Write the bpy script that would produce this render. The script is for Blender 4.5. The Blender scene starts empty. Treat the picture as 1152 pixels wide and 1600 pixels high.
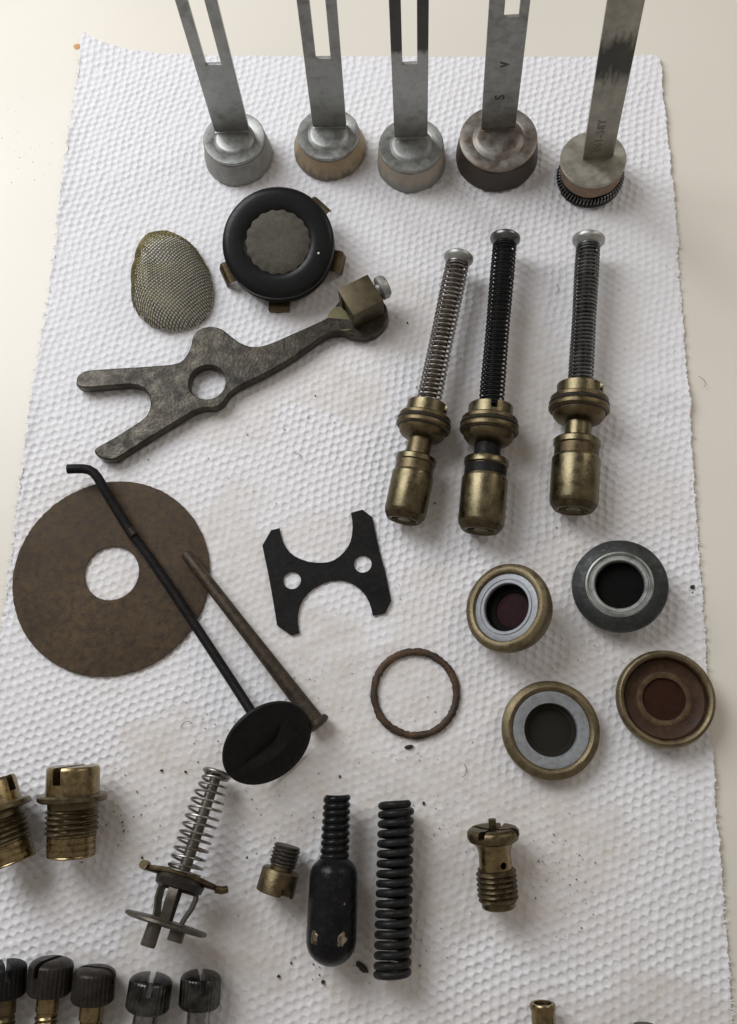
import bpy, bmesh, math, random
import numpy as np
from mathutils import Vector, Matrix, noise
from mathutils.geometry import tessellate_polygon

random.seed(7)
rng = np.random.default_rng(7)
scene = bpy.context.scene
COL = scene.collection
# ---------------------------------------------------------------- camera (units: centimetres)
F = 1450.0            # focal length in photo pixels
DIST = 31.9
_d = Vector((60, -425, -F)).normalized()      # straight down, seen from the camera
Zw = -_d
Xw = (Vector((1, 0, 0)) - Zw * Zw.x).normalized()
Yw = Zw.cross(Xw)
RW = Matrix((Xw, Yw, Zw))
CAM = -(RW @ Vector((0, 0, -1))) * DIST
cam = bpy.data.cameras.new('camera')
cam.sensor_fit = 'VERTICAL'
cam.sensor_height = 36
cam.lens = F / 1600 * 36
cam.clip_start = 0.5
cam.clip_end = 2000
cob = bpy.data.objects.new('camera', cam)
COL.objects.link(cob)
cob.matrix_world = Matrix.Translation(CAM) @ RW.to_4x4()
scene.camera = cob
scene.unit_settings.scale_length = 0.01

# ---------------------------------------------------------------- light
world = bpy.data.worlds.new('World')
scene.world = world
world.use_nodes = True
bg = world.node_tree.nodes['Background']
bg.inputs[0].default_value = (1.0, 0.90, 0.80, 1)
bg.inputs[1].default_value = 0.26


def area(name, loc, target, sx, sy, power, color):
    l = bpy.data.lights.new(name, 'AREA')
    l.shape = 'RECTANGLE'
    l.size = sx
    l.size_y = sy
    l.energy = power
    l.color = color
    o = bpy.data.objects.new(name, l)
    COL.objects.link(o)
    o.location = loc
    o.rotation_euler = (Vector(target) - Vector(loc)).to_track_quat('-Z', 'Y').to_euler()
    return o


area('window_light', (-38, 36, 50), (0, 0, 0), 40, 48, 42500, (0.95, 0.97, 1.0))
area('second_window_light', (46, 30, 40), (0, 0, 0), 16, 30, 5200, (1.0, 0.95, 0.88))
scene.view_settings.view_transform = 'Standard'
scene.view_settings.look = 'None'
scene.view_settings.exposure = 0.0
scene.view_settings.gamma = 1.0


# ---------------------------------------------------------------- placing helpers
def ray(px, py):
    return RW @ Vector(((px - 576) / F, -(py - 800) / F, -1))


def P(px, py, h=0.0):
    r = ray(px, py)
    return CAM + r * ((h - CAM.z) / r.z)


FWD = RW @ Vector((0, 0, -1))
CX = RW @ Vector((1, 0, 0))
CY = RW @ Vector((0, 1, 0))


def scale_at(p):
    return (p - CAM).dot(FWD) / F


def frame(A, B):
    """origin A, z axis towards B, y as far up as possible"""
    z = (B - A).normalized()
    y = Vector((0, 0, 1))
    y = (y - z * y.dot(z)).normalized()
    x = y.cross(z)
    m = Matrix((x, y, z)).transposed().to_4x4()
    m.translation = A
    return m


def nframe(p, n, xdir=None):
    z = n.normalized()
    x = Vector(xdir) if xdir else Vector((1, 0, 0))
    x = (x - z * x.dot(z)).normalized()
    y = z.cross(x)
    m = Matrix((x, y, z)).transposed().to_4x4()
    m.translation = p
    return m


def facing(px, py, deg, dx, dy):
    """unit normal turned deg away from the line of sight towards picture direction dx, dy (dy down)"""
    v = -ray(px, py).normalized()
    t = (CX * dx - CY * dy)
    t = (t - v * t.dot(v)).normalized()
    a = math.radians(deg)
    return (v * math.cos(a) + t * math.sin(a)).normalized()


class MB:
    def __init__(self, s=1.0):
        self.v = []
        self.f = []
        self.s = s

    def add(self, vs, fs, M=None):
        o = len(self.v)
        for p in vs:
            p = Vector(p)
            self.v.append(M @ p if M else p)
        for f in fs:
            self.f.append([i + o for i in f])
        return self

    def surf(self, us, rf, seg=48, cap0=True, cap1=True, M=None):
        """surface of revolution about z: radius rf(u, theta)"""
        vs = []
        for u in us:
            for k in range(seg):
                t = 2 * math.pi * k / seg
                r = rf(u, t)
                vs.append((r * math.cos(t), r * math.sin(t), u))
        fs = []
        n = len(us)
        for i in range(n - 1):
            for k in range(seg):
                k2 = (k + 1) % seg
                fs.append((i * seg + k, i * seg + k2, (i + 1) * seg + k2, (i + 1) * seg + k))
        if cap0:
            vs.append((0, 0, us[0]))
            c = len(vs) - 1
            fs += [(c, (k + 1) % seg, k) for k in range(seg)]
        if cap1:
            vs.append((0, 0, us[-1]))
            c = len(vs) - 1
            b = (n - 1) * seg
            fs += [(c, b + k, b + (k + 1) % seg) for k in range(seg)]
        return self.add(vs, fs, M)

    def lathe(self, prof, seg=48, cap0=True, cap1=True, closed=False, wob=0.0, M=None):
        """profile of (u, r) pairs turned about z; closed joins last to first (a ring)"""
        vs = []
        for (u, r) in prof:
            for k in range(seg):
                t = 2 * math.pi * k / seg
                rr = r
                if wob:
                    rr = r * (1 + wob * noise.noise((math.cos(t) * 2.2, math.sin(t) * 2.2, u * .05)))
                vs.append((rr * math.cos(t), rr * math.sin(t), u))
        fs = []
        n = len(prof)
        for i in range(n if closed else n - 1):
            j = (i + 1) % n
            for k in range(seg):
                k2 = (k + 1) % seg
                fs.append((i * seg + k, i * seg + k2, j * seg + k2, j * seg + k))
        if not closed:
            if cap0:
                vs.append((0, 0, prof[0][0]))
                c = len(vs) - 1
                fs += [(c, (k + 1) % seg, k) for k in range(seg)]
            if cap1:
                vs.append((0, 0, prof[-1][0]))
                c = len(vs) - 1
                b = (n - 1) * seg
                fs += [(c, b + k, b + (k + 1) % seg) for k in range(seg)]
        return self.add(vs, fs, M)

    def thread(self, u0, u1, r, depth, pitch, seg=40, M=None, cap=True):
        n = max(6, int((u1 - u0) / pitch * 6))
        us = [u0 + (u1 - u0) * i / n for i in range(n + 1)]

        def rf(u, t):
            ph = (u / pitch - t / (2 * math.pi)) % 1.0
            tri = abs(ph - .5) * 2
            tri = min(1, max(0, (tri - .15) / .7))
            e = min(1, (u - u0) / pitch * 1.5 + .15, (u1 - u) / pitch * 1.5 + .15)
            return r - depth * (1 - tri * e)
        return self.surf(us, rf, seg, cap, cap, M)

    def tube(self, pts, r, seg=10, closed=False, M=None, flat=None):
        pts = [Vector(p) for p in pts]
        n = len(pts)
        rs = r if isinstance(r, (list, tuple)) else [r] * n
        vs = []
        prev = None
        for i, p in enumerate(pts):
            if closed:
                t = pts[(i + 1) % n] - pts[i - 1]
            else:
                t = pts[min(i + 1, n - 1)] - pts[max(i - 1, 0)]
            t.normalize()
            if prev is None:
                a = Vector((0, 0, 1)) if abs(t.z) < .9 else Vector((1, 0, 0))
                u = (a - t * a.dot(t)).normalized()
            else:
                u = (prev - t * prev.dot(t)).normalized()
            prev = u
            w = t.cross(u)
            for k in range(seg):
                a = 2 * math.pi * k / seg
                vs.append(p + (u * math.cos(a) + w * math.sin(a)) * rs[i])
        fs = []
        for i in range(n if closed else n - 1):
            j = (i + 1) % n
            for k in range(seg):
                k2 = (k + 1) % seg
                fs.append((i * seg + k, i * seg + k2, j * seg + k2, j * seg + k))
        if not closed:
            fs.append(list(range(seg))[::-1])
            fs.append([(n - 1) * seg + k for k in range(seg)])
        return self.add(vs, fs, M)

    def helix(self, u0, u1, turns, rad, wr, per=20, seg=8, end=0.0, M=None, ph=0.0, wob=0.0):
        """end: number of closed (touching) coils at each end"""
        n = int(turns * per)
        pts = []
        for i in range(n + 1):
            k = i / per                       # turn
            if end:
                free = turns - 2 * end
                g = 2 * wr * 1.02
                L = (u1 - u0) - 2 * end * g
                if k < end:
                    u = u0 + k * g
                elif k > turns - end:
                    u = u1 - (turns - k) * g
                else:
                    u = u0 + end * g + (k - end) / free * L
            else:
                u = u0 + (u1 - u0) * k / turns
            u += wob * noise.noise((k * .6, 3.1, 0))
            q = rad(k / turns) if callable(rad) else rad
            a = 2 * math.pi * k + ph
            pts.append((q * math.cos(a), q * math.sin(a), u))
        return self.tube(pts, wr, seg, M=M)

    def box(self, c, d, M=None, bev=0.0):
        bm = bmesh.new()
        bmesh.ops.create_cube(bm, size=1)
        bmesh.ops.scale(bm, vec=d, verts=bm.verts)
        if bev:
            bmesh.ops.bevel(bm, geom=bm.edges[:], offset=bev, segments=2, affect='EDGES', profile=.6)
        bmesh.ops.translate(bm, vec=c, verts=bm.verts)
        bm.verts.index_update()
        vs = [v.co.copy() for v in bm.verts]
        fs = [[v.index for v in f.verts] for f in bm.faces]
        bm.free()
        return self.add(vs, fs, M)

    def prism(self, outline, holes=(), z0=0.0, z1=1.0, bev=0.0, zf=None, M=None):
        """flat plate with holes; outline 2-D points; top edge rounded by bev"""
        def orient(lp, ccw):
            a = sum(lp[i - 1][0] * lp[i][1] - lp[i][0] * lp[i - 1][1] for i in range(len(lp)))
            return lp if (a > 0) == ccw else lp[::-1]

        def inset(lp, d):
            out = []
            n = len(lp)
            for i in range(n):
                p0, p1, p2 = Vector(lp[i - 1]), Vector(lp[i]), Vector(lp[(i + 1) % n])
                e1 = (p1 - p0).normalized()
                e2 = (p2 - p1).normalized()
                n1 = Vector((-e1.y, e1.x))
                n2 = Vector((-e2.y, e2.x))
                m = (n1 + n2)
                m = m / max(.5, m.length_squared / 2) if m.length > 1e-6 else n1
                out.append(p1 + m * d)
            return out
        loops = [orient([tuple(p) for p in outline], True)] + [orient([tuple(p) for p in h], False) for h in holes]
        zz = zf or (lambda x, y: 0.0)
        rings = [(0.0, z0 + bev * .6, 0), (bev * .6, z0, 1)] if bev else [(0.0, z0, 0)]
        rings = ([(bev * .7, z0), (0, z0 + bev * .7)] if bev else [(0, z0)]) + \
                ([(0, z1 - bev), (bev * .3, z1 - bev * .3), (bev, z1)] if bev else [(0, z1)])
        base = len(self.v)
        idx = []
        vs = []
        for lp in loops:
            rr = []
            for (d, z) in rings:
                q = inset(lp, d) if d else [Vector(p) for p in lp]
                ids = []
                for p in q:
                    ids.append(len(vs))
                    vs.append((p.x, p.y, z + zz(p.x, p.y)))
                rr.append(ids)
            idx.append(rr)
        fs = []
        for rr in idx:
            n = len(rr[0])
            for a in range(len(rr) - 1):
                for k in range(n):
                    k2 = (k + 1) % n
                    fs.append((rr[a][k], rr[a][k2], rr[a + 1][k2], rr[a + 1][k]))
        for which, flip in ((-1, False), (0, True)):
            flat = []
            ll = []
            for rr in idx:
                ids = rr[which]
                ll.append([Vector((vs[i][0], vs[i][1], 0)) for i in ids])
                flat += ids
            for t in tessellate_polygon(ll):
                f = [flat[i] for i in t]
                fs.append(f[::-1] if flip else f)
        return self.add(vs, fs, M)

    def mesh(self, name, sharp=38):
        me = bpy.data.meshes.new(name)
        me.from_pydata([tuple(p * self.s) for p in self.v], [], self.f)
        bm = bmesh.new()
        bm.from_mesh(me)
        bmesh.ops.recalc_face_normals(bm, faces=bm.faces)
        bm.to_mesh(me)
        bm.free()
        me.polygons.foreach_set('use_smooth', [True] * len(me.polygons))
        me.set_sharp_from_angle(angle=math.radians(sharp))
        me.update()
        return me

    def build(self, name, mat, parent=None, M=None, sharp=38, label=None):
        me = self.mesh(name, sharp)
        me.materials.append(mat)
        o = bpy.data.objects.new(name, me)
        COL.objects.link(o)
        if parent:
            o.parent = parent
        if M is not None:
            o.matrix_local = M
        if label:
            o['label'] = label
        return o


def cut(o, *cutters):
    """carve real slots and holes with a boolean and keep only the result"""
    bpy.context.view_layer.update()
    tmp = []
    for c in cutters:
        me = c.mesh('cutter')
        t = bpy.data.objects.new('cutter', me)
        COL.objects.link(t)
        t.parent = o.parent
        t.matrix_local = o.matrix_local
        m = o.modifiers.new('cut', 'BOOLEAN')
        m.operation = 'DIFFERENCE'
        m.solver = 'EXACT'
        m.object = t
        tmp.append(t)
    bpy.context.view_layer.update()
    dg = bpy.context.evaluated_depsgraph_get()
    me = bpy.data.meshes.new_from_object(o.evaluated_get(dg))
    o.modifiers.clear()
    old = o.data
    o.data = me
    me.name = old.name
    me.polygons.foreach_set('use_smooth', [True] * len(me.polygons))
    me.set_sharp_from_angle(angle=math.radians(38))
    for t in tmp:
        m = t.data
        bpy.data.objects.remove(t)
        bpy.data.meshes.remove(m)
    return o


def thing(name, label, cat, M=None, group=None):
    o = bpy.data.objects.new(name, None)
    o.empty_display_size = .5
    COL.objects.link(o)
    if M is not None:
        o.matrix_world = M
    return tag(o, label, cat, group)


def tag(o, label, cat, group=None):
    o['label'] = label
    o['category'] = cat
    if group:
        o['group'] = group
    return o


# ---------------------------------------------------------------- materials
def material(name, c1, c2, rough=.4, metal=0.0, scale=1.2, dark=None, dscale=5.0, damt=.45, bump=.15,
             bscale=14.0, rvar=.15, spec=.5, stretch=(1, 1, 1), mixmax=.6, zband=None, film=None):
    m = bpy.data.materials.new(name)
    m.use_nodes = True
    nt = m.node_tree
    N = nt.nodes
    L = nt.links
    b = N['Principled BSDF']
    b.inputs['Metallic'].default_value = metal
    b.inputs['Specular IOR Level'].default_value = spec
    tc = N.new('ShaderNodeTexCoord')
    oi = N.new('ShaderNodeObjectInfo')
    ml = N.new('ShaderNodeMath')
    ml.operation = 'MULTIPLY'
    ml.inputs[1].default_value = 37.0
    L.new(oi.outputs['Random'], ml.inputs[0])
    ad = N.new('ShaderNodeVectorMath')
    L.new(tc.outputs['Object'], ad.inputs[0])
    L.new(ml.outputs[0], ad.inputs[1])
    mp = N.new('ShaderNodeVectorMath')
    mp.operation = 'MULTIPLY'
    mp.inputs[1].default_value = stretch
    L.new(ad.outputs[0], mp.inputs[0])
    n1 = N.new('ShaderNodeTexNoise')
    n1.inputs['Scale'].default_value = scale
    n1.inputs['Detail'].default_value = 6
    n1.inputs['Roughness'].default_value = .65
    L.new(mp.outputs[0], n1.inputs['Vector'])
    r1 = N.new('ShaderNodeValToRGB')
    r1.color_ramp.elements[0].position = .33
    r1.color_ramp.elements[1].position = .67
    r1.color_ramp.elements[0].color = (*c1, 1)
    r1.color_ramp.elements[1].color = (*c2, 1)
    L.new(n1.outputs['Fac'], r1.inputs[0])
    col = r1.outputs[0]
    n2 = N.new('ShaderNodeTexNoise')
    n2.inputs['Scale'].default_value = dscale
    n2.inputs['Detail'].default_value = 8
    n2.inputs['Roughness'].default_value = .7
    L.new(ad.outputs[0], n2.inputs['Vector'])
    if dark is not None:
        r2 = N.new('ShaderNodeValToRGB')
        r2.color_ramp.elements[0].position = damt - .08
        r2.color_ramp.elements[1].position = damt + .20
        r2.color_ramp.elements[0].color = (mixmax, mixmax, mixmax, 1)
        r2.color_ramp.elements[1].color = (0, 0, 0, 1)
        L.new(n2.outputs['Fac'], r2.inputs[0])
        mx = N.new('ShaderNodeMix')
        mx.data_type = 'RGBA'
        L.new(r2.outputs[0], mx.inputs['Factor'])
        L.new(col, mx.inputs['A'])
        mx.inputs['B'].default_value = (*dark, 1)
        col = mx.outputs['Result']
    if film:       # dark oily film between two heights, feathered along the blade
        sp = N.new('ShaderNodeSeparateXYZ')
        L.new(tc.outputs['Object'], sp.inputs[0])
        st = N.new('ShaderNodeVectorMath')
        st.operation = 'MULTIPLY'
        st.inputs[1].default_value = (4.5, 4.5, 1.1)
        L.new(tc.outputs['Object'], st.inputs[0])
        n6 = N.new('ShaderNodeTexNoise')
        n6.inputs['Scale'].default_value = 1.0
        n6.inputs['Detail'].default_value = 7
        n6.inputs['Roughness'].default_value = .6
        L.new(st.outputs[0], n6.inputs['Vector'])
        fac = None
        for (lim, sg) in ((film[0], 1), (film[1], -1)):
            ma = N.new('ShaderNodeMath')
            ma.operation = 'MULTIPLY_ADD'
            ma.inputs[1].default_value = film[2]
            ma.inputs[2].default_value = -.5 * film[2]
            L.new(n6.outputs['Fac'], ma.inputs[0])
            a2 = N.new('ShaderNodeMath')
            L.new(ma.outputs[0], a2.inputs[0])
            L.new(sp.outputs['Z'], a2.inputs[1])
            rg = N.new('ShaderNodeMapRange')
            rg.inputs['From Min'].default_value = lim - film[3] * sg
            rg.inputs['From Max'].default_value = lim + film[3] * sg
            L.new(a2.outputs[0], rg.inputs['Value'])
            if fac is None:
                fac = rg.outputs[0]
            else:
                mm = N.new('ShaderNodeMath')
                mm.operation = 'MULTIPLY'
                L.new(fac, mm.inputs[0])
                L.new(rg.outputs[0], mm.inputs[1])
                fac = mm.outputs[0]
        mk = N.new('ShaderNodeMath')
        mk.operation = 'MULTIPLY'
        mk.inputs[1].default_value = .86
        L.new(fac, mk.inputs[0])
        m6 = N.new('ShaderNodeMix')
        m6.data_type = 'RGBA'
        L.new(mk.outputs[0], m6.inputs['Factor'])
        L.new(col, m6.inputs['A'])
        m6.inputs['B'].default_value = (.035, .035, .033, 1)
        col = m6.outputs['Result']
    if zband:      # grime that has crept up from the lower edge
        sp = N.new('ShaderNodeSeparateXYZ')
        L.new(tc.outputs['Object'], sp.inputs[0])
        n5 = N.new('ShaderNodeTexNoise')
        n5.inputs['Scale'].default_value = 2.6
        n5.inputs['Detail'].default_value = 6
        st = N.new('ShaderNodeVectorMath')
        st.operation = 'MULTIPLY'
        st.inputs[1].default_value = (1.6, 1.6, .25)
        L.new(ad.outputs[0], st.inputs[0])
        L.new(st.outputs[0], n5.inputs['Vector'])
        ma = N.new('ShaderNodeMath')
        ma.operation = 'MULTIPLY_ADD'
        ma.inputs[1].default_value = 1.3
        ma.inputs[2].default_value = -.65
        L.new(n5.outputs['Fac'], ma.inputs[0])
        mb_ = N.new('ShaderNodeMath')
        L.new(ma.outputs[0], mb_.inputs[0])
        L.new(sp.outputs['Z'], mb_.inputs[1])
        rg = N.new('ShaderNodeMapRange')
        rg.inputs['From Min'].default_value = zband[0] - .18
        rg.inputs['From Max'].default_value = zband[0] + .18
        rg.inputs['To Min'].default_value = .9
        rg.inputs['To Max'].default_value = 0
        L.new(mb_.outputs[0], rg.inputs['Value'])
        m5 = N.new('ShaderNodeMix')
        m5.data_type = 'RGBA'
        L.new(rg.outputs[0], m5.inputs['Factor'])
        L.new(col, m5.inputs['A'])
        m5.inputs['B'].default_value = (*zband[1], 1)
        col = m5.outputs['Result']
    L.new(col, b.inputs['Base Color'])
    mr = N.new('ShaderNodeMapRange')
    mr.inputs['From Min'].default_value = .3
    mr.inputs['From Max'].default_value = .7
    mr.inputs['To Min'].default_value = max(.05, rough - rvar)
    mr.inputs['To Max'].default_value = min(1, rough + rvar)
    L.new(n2.outputs['Fac'], mr.inputs['Value'])
    L.new(mr.outputs[0], b.inputs['Roughness'])
    if bump:
        n3 = N.new('ShaderNodeTexNoise')
        n3.inputs['Scale'].default_value = bscale
        n3.inputs['Detail'].default_value = 5
        L.new(ad.outputs[0], n3.inputs['Vector'])
        bp = N.new('ShaderNodeBump')
        bp.inputs['Strength'].default_value = bump
        bp.inputs['Distance'].default_value = .03
        L.new(n3.outputs['Fac'], bp.inputs['Height'])
        L.new(bp.outputs[0], b.inputs['Normal'])
    m['nodes'] = 1
    return m


brass = material('brass', (.145, .122, .070), (.20, .170, .102), .34, 1, 1.3, (.065, .05, .03), 3, .42, .18, 14)
brass_bright = material('brass_bright', (.36, .28, .15), (.28, .215, .115), .29, 1, 2, (.10, .072, .04), 5, .39, .1, 18, mixmax=.75)
brass_dull = material('brass_dull', (.135, .105, .058), (.19, .15, .086), .42, .95, 1.4, (.055, .04, .023), 4, .42, .25, 16)
brass_dark = material('brass_dark', (.095, .07, .04), (.15, .115, .065), .45, .9, 2, (.03, .022, .015), 4, .44, .3, 16)
steel = material('steel', (.40, .41, .40), (.49, .50, .485), .46, .8, .7, (.15, .145, .13), 2.6, .36, .12, 20, .12, .5, (1, 1, .5))
steel_film = material('filmed_steel', (.40, .41, .40), (.49, .50, .485), .46, .8, .7, (.15, .145, .13), 2.6, .36, .12, 20, .12, .5, (1, 1, .5), film=(5.45, 9.5, .7, .1))
nickel_film = material('filmed_nickel', (.36, .345, .29), (.45, .43, .37), .46, .75, .9, (.15, .14, .12), 1.6, .42, .1, 20, .1, .5, (3, 3, .4), film=(5.4, 7.0, 2.0, .32))
steel_top = material('top_stained_steel', (.40, .41, .40), (.49, .50, .485), .46, .8, .7, (.13, .115, .09), 2.2, .40, .12, 20, .12, .5, (1, 1, .5))
steel_plate = material('plated_steel', (.29, .30, .29), (.37, .38, .365), .44, .75, 1.0, (.12, .11, .09), 3.2, .38, .12, 20)
steel_stain = material('stained_steel', (.25, .24, .22), (.33, .32, .30), .44, .75, 1.2, (.10, .062, .035), 1.8, .47, .15, 18, mixmax=.75)
steel_nickel = material('nickel_steel', (.36, .345, .29), (.45, .43, .37), .46, .75, .9, (.20, .185, .15), 1.8, .38, .1, 20)
steel_wire = material('spring_wire', (.30, .285, .27), (.42, .41, .39), .34, 1, 2, (.15, .10, .07), 3, .42, .1, 20)
steel_grey = material('grey_wire', (.17, .175, .18), (.25, .255, .26), .32, 1, 2, (.07, .07, .07), 3, .42, .1, 20)
black_wire = material('black_wire', (.007, .007, .0075), (.018, .018, .019), .32, .2, 2, None, 6, .4, .2, 20, .15, .25)
black_iron = material('blackened_steel', (.007, .007, .0075), (.014, .014, .0145), .42, 0, 1.5, (.04, .034, .028), 6, .34, .3, 20, .14, .09)
dark_rod = material('dark_rod', (.018, .016, .014), (.038, .033, .029), .36, .35, 2, (.07, .055, .04), 6, .36, .25, 18, .15, .25)
rust_rod = material('brown_rusted_steel', (.046, .034, .024), (.088, .066, .044), .5, .4, 2.5, (.022, .016, .011), 5, .44, .5, 20, .15, .3)
rubber = material('black_rubber', (.005, .0055, .006), (.009, .0095, .010), .33, 0, 1.5, (.03, .03, .029), 9, .30, .08, 24, .12, .22)
rubber_matt = material('matt_black', (.006, .006, .006), (.011, .011, .011), .5, 0, 2, (.025, .022, .018), 5, .36, .3, 24, .1, .2)
felt = material('grey_felt', (.092, .086, .068), (.135, .125, .102), .85, .1, 2.0, (.055, .05, .04), 9, .40, 1.0, 26, .1, .3)
zinc = material('tarnished_zinc', (.014, .0125, .010), (.046, .039, .028), .36, .4, .62, (.15, .132, .095), 2.6, .37, .45, 10, .14, .28, mixmax=.42)
verdigris = material('yellow_verdigris', (.20, .175, .08), (.26, .24, .13), .8, .1, 5, (.10, .085, .05), 8, .45, .6, 30)
fibre_brown = material('brown_fibre', (.056, .034, .015), (.100, .065, .033), .5, 0, .5, (.014, .009, .005), 4.0, .40, .4, 28, .15, .2, mixmax=.85)
rust = material('brown_gasket', (.05, .026, .012), (.15, .08, .035), .6, .1, 1.6, (.014, .009, .006), 2.2, .46, .8, 18, mixmax=.9)
brass_matte = material('brass_matte', (.175, .14, .08), (.235, .19, .115), .50, .85, 1.5, (.075, .057, .034), 4, .40, .3, 16)
leather_grey = material('grey_leather', (.27, .27, .245), (.33, .325, .30), .6, 0, 1.6, (.18, .175, .16), 3.2, .40, .25, 18)
leather_tan = material('tan_leather', (.36, .265, .155), (.43, .335, .215), .6, 0, 1.0, (.12, .10, .08), 2.2, .38, .3, 18, .1, .5, mixmax=.4, zband=(.26, (.13, .115, .09)))
leather_pale = material('pale_leather', (.42, .345, .25), (.38, .33, .26), .6, 0, 1.6, (.2, .19, .175), 1.8, .40, .3, 18, .15, .5, mixmax=.4, zband=(.45, (.235, .235, .225)))
leather_dark = material('dark_leather', (.042, .031, .022), (.07, .05, .034), .5, 0, 1.2, (.02, .016, .012), 3, .42, .3, 18, .12, .4)
leather_rust = material('rusty_leather', (.22, .14, .085), (.29, .20, .135), .65, 0, 2, (.13, .085, .05), 4, .42, .3, 18)
grey_ring = material('grey_anodised', (.24, .255, .275), (.31, .325, .345), .46, .35, 2.5, (.15, .145, .14), 6, .34, .12, 24)
dark_ring = material('dark_oxidised', (.022, .025, .024), (.042, .046, .044), .46, .4, 2, (.085, .085, .08), 7, .33, .3, 22, .12, .3)
maroon = material('maroon_lining', (.020, .008, .010), (.030, .012, .014), .7, 0, 4, None, 6, .4, .2, 40, .1, .1)
black_hole = material('black_lining', (.004, .004, .004), (.007, .0065, .006), .7, 0, 3, None, 6, .4, .1, 40, .1, .06)
olive_hole = material('olive_black_lining', (.013, .0115, .008), (.018, .0155, .011), .6, 0, 3, None, 6, .4, .1, 40, .1, .2)
rust_lining = material('rusty_lining', (.042, .019, .009), (.075, .038, .018), .5, .1, 2, (.018, .009, .006), 4, .44, .4, 28, .15, .3)
ochre = material('ochre_deposit', (.14, .088, .04), (.085, .05, .024), .7, 0, 3, (.045, .026, .015), 4, .46, .4, 30, .1, .3, mixmax=.9)
bulb_black = material('worn_black_paint', (.005, .005, .006), (.012, .012, .0135), .24, .0, 1.6, (.04, .038, .036), 5, .30, .35, 14, .12, .16)
red_lining = material('red_brown_lining', (.026, .0095, .006), (.038, .015, .009), .7, 0, 4, None, 6, .4, .2, 40, .1, .1)
knurl_steel = material('knurled_steel', (.10, .10, .098), (.17, .17, .165), .30, .95, 1.5, (.022, .02, .018), 2.2, .47, .2, 18, mixmax=.9)
shank_steel = material('bright_shank', (.25, .25, .25), (.36, .36, .355), .26, 1, 2.5, (.10, .09, .08), 3, .42, .15, 20, mixmax=.8)
worn_brass = material('worn_brass_edge', (.55, .50, .42), (.42, .34, .22), .25, 1, 3, (.03, .028, .025), 7, .42, .2, 22, mixmax=.95)
spring_black = material('black_coil', (.008, .008, .0085), (.018, .018, .0185), .42, .1, 2, (.04, .037, .034), 6, .34, .35, 20, .15, .2)
mesh_wire = material('brass_gauze', (.15, .128, .046), (.24, .205, .082), .45, .5, 1.0, (.05, .042, .022), 2, .42, 0, 10, .1, .3)
brass_olive = material('olive_brass', (.085, .068, .038), (.12, .096, .054), .48, .7, 1.5, (.05, .038, .024), 3, .42, .2, 18)
steel_dark = material('oily_steel', (.12, .108, .092), (.19, .175, .15), .42, .8, 2, (.06, .045, .03), 3, .42, .2, 18)
crud = material('oily_grime', (.016, .013, .010), (.035, .027, .019), .45, 0, 3, None, 6, .4, .5, 20, .1, .4)
speck = material('dirt', (.012, .010, .008), (.04, .03, .02), .8, 0, 6, None, 6, .4, 0)
lint = material('lint', (.55, .53, .50), (.7, .68, .65), .9, 0, 2, None, 6, .4, 0)
hair = material('dark_fibre', (.12, .11, .10), (.2, .19, .18), .7, 0, 2, None, 6, .4, 0)
paper_edge = material('paper_fibre', (.80, .80, .82), (.84, .84, .86), .95, 0, 2, None, 6, .4, 0)


# ---------------------------------------------------------------- table
def table_material():
    m = bpy.data.materials.new('cream_table')
    m.use_nodes = True
    nt = m.node_tree
    N, L = nt.nodes, nt.links
    b = N['Principled BSDF']
    g = N.new('ShaderNodeNewGeometry')
    n1 = N.new('ShaderNodeTexNoise')
    n1.inputs['Scale'].default_value = .12
    n1.inputs['Detail'].default_value = 4
    L.new(g.outputs['Position'], n1.inputs['Vector'])
    r = N.new('ShaderNodeValToRGB')
    r.color_ramp.elements[0].color = (.735, .695, .615, 1)
    r.color_ramp.elements[1].color = (.785, .745, .665, 1)
    r.color_ramp.elements[0].position = .3
    r.color_ramp.elements[1].position = .7
    L.new(n1.outputs['Fac'], r.inputs[0])
    n2 = N.new('ShaderNodeTexNoise')
    n2.inputs['Scale'].default_value = 4.5
    n2.inputs['Detail'].default_value = 9
    n2.inputs['Roughness'].default_value = .8
    L.new(g.outputs['Position'], n2.inputs['Vector'])
    r2 = N.new('ShaderNodeValToRGB')
    r2.color_ramp.elements[0].position = .66
    r2.color_ramp.elements[1].position = .74
    r2.color_ramp.elements[0].color = (0, 0, 0, 1)
    r2.color_ramp.elements[1].color = (.55, .55, .55, 1)
    L.new(n2.outputs['Fac'], r2.inputs[0])
    n2b = N.new('ShaderNodeTexNoise')
    n2b.inputs['Scale'].default_value = .35
    L.new(g.outputs['Position'], n2b.inputs['Vector'])
    r2b = N.new('ShaderNodeValToRGB')
    r2b.color_ramp.elements[0].position = .5
    r2b.color_ramp.elements[1].position = .68
    L.new(n2b.outputs['Fac'], r2b.inputs[0])
    mu = N.new('ShaderNodeMath')
    mu.operation = 'MULTIPLY'
    L.new(r2.outputs[0], mu.inputs[0])
    L.new(r2b.outputs[0], mu.inputs[1])
    mx = N.new('ShaderNodeMix')
    mx.data_type = 'RGBA'
    L.new(mu.outputs[0], mx.inputs['Factor'])
    L.new(r.outputs[0], mx.inputs['A'])
    mx.inputs['B'].default_value = (.30, .25, .18, 1)
    L.new(mx.outputs['Result'], b.inputs['Base Color'])
    b.inputs['Roughness'].default_value = .42
    n3 = N.new('ShaderNodeTexNoise')
    n3.inputs['Scale'].default_value = 3
    L.new(g.outputs['Position'], n3.inputs['Vector'])
    bp = N.new('ShaderNodeBump')
    bp.inputs['Strength'].default_value = .05
    bp.inputs['Distance'].default_value = .02
    L.new(n3.outputs['Fac'], bp.inputs['Height'])
    L.new(bp.outputs[0], b.inputs['Normal'])
    return m


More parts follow.
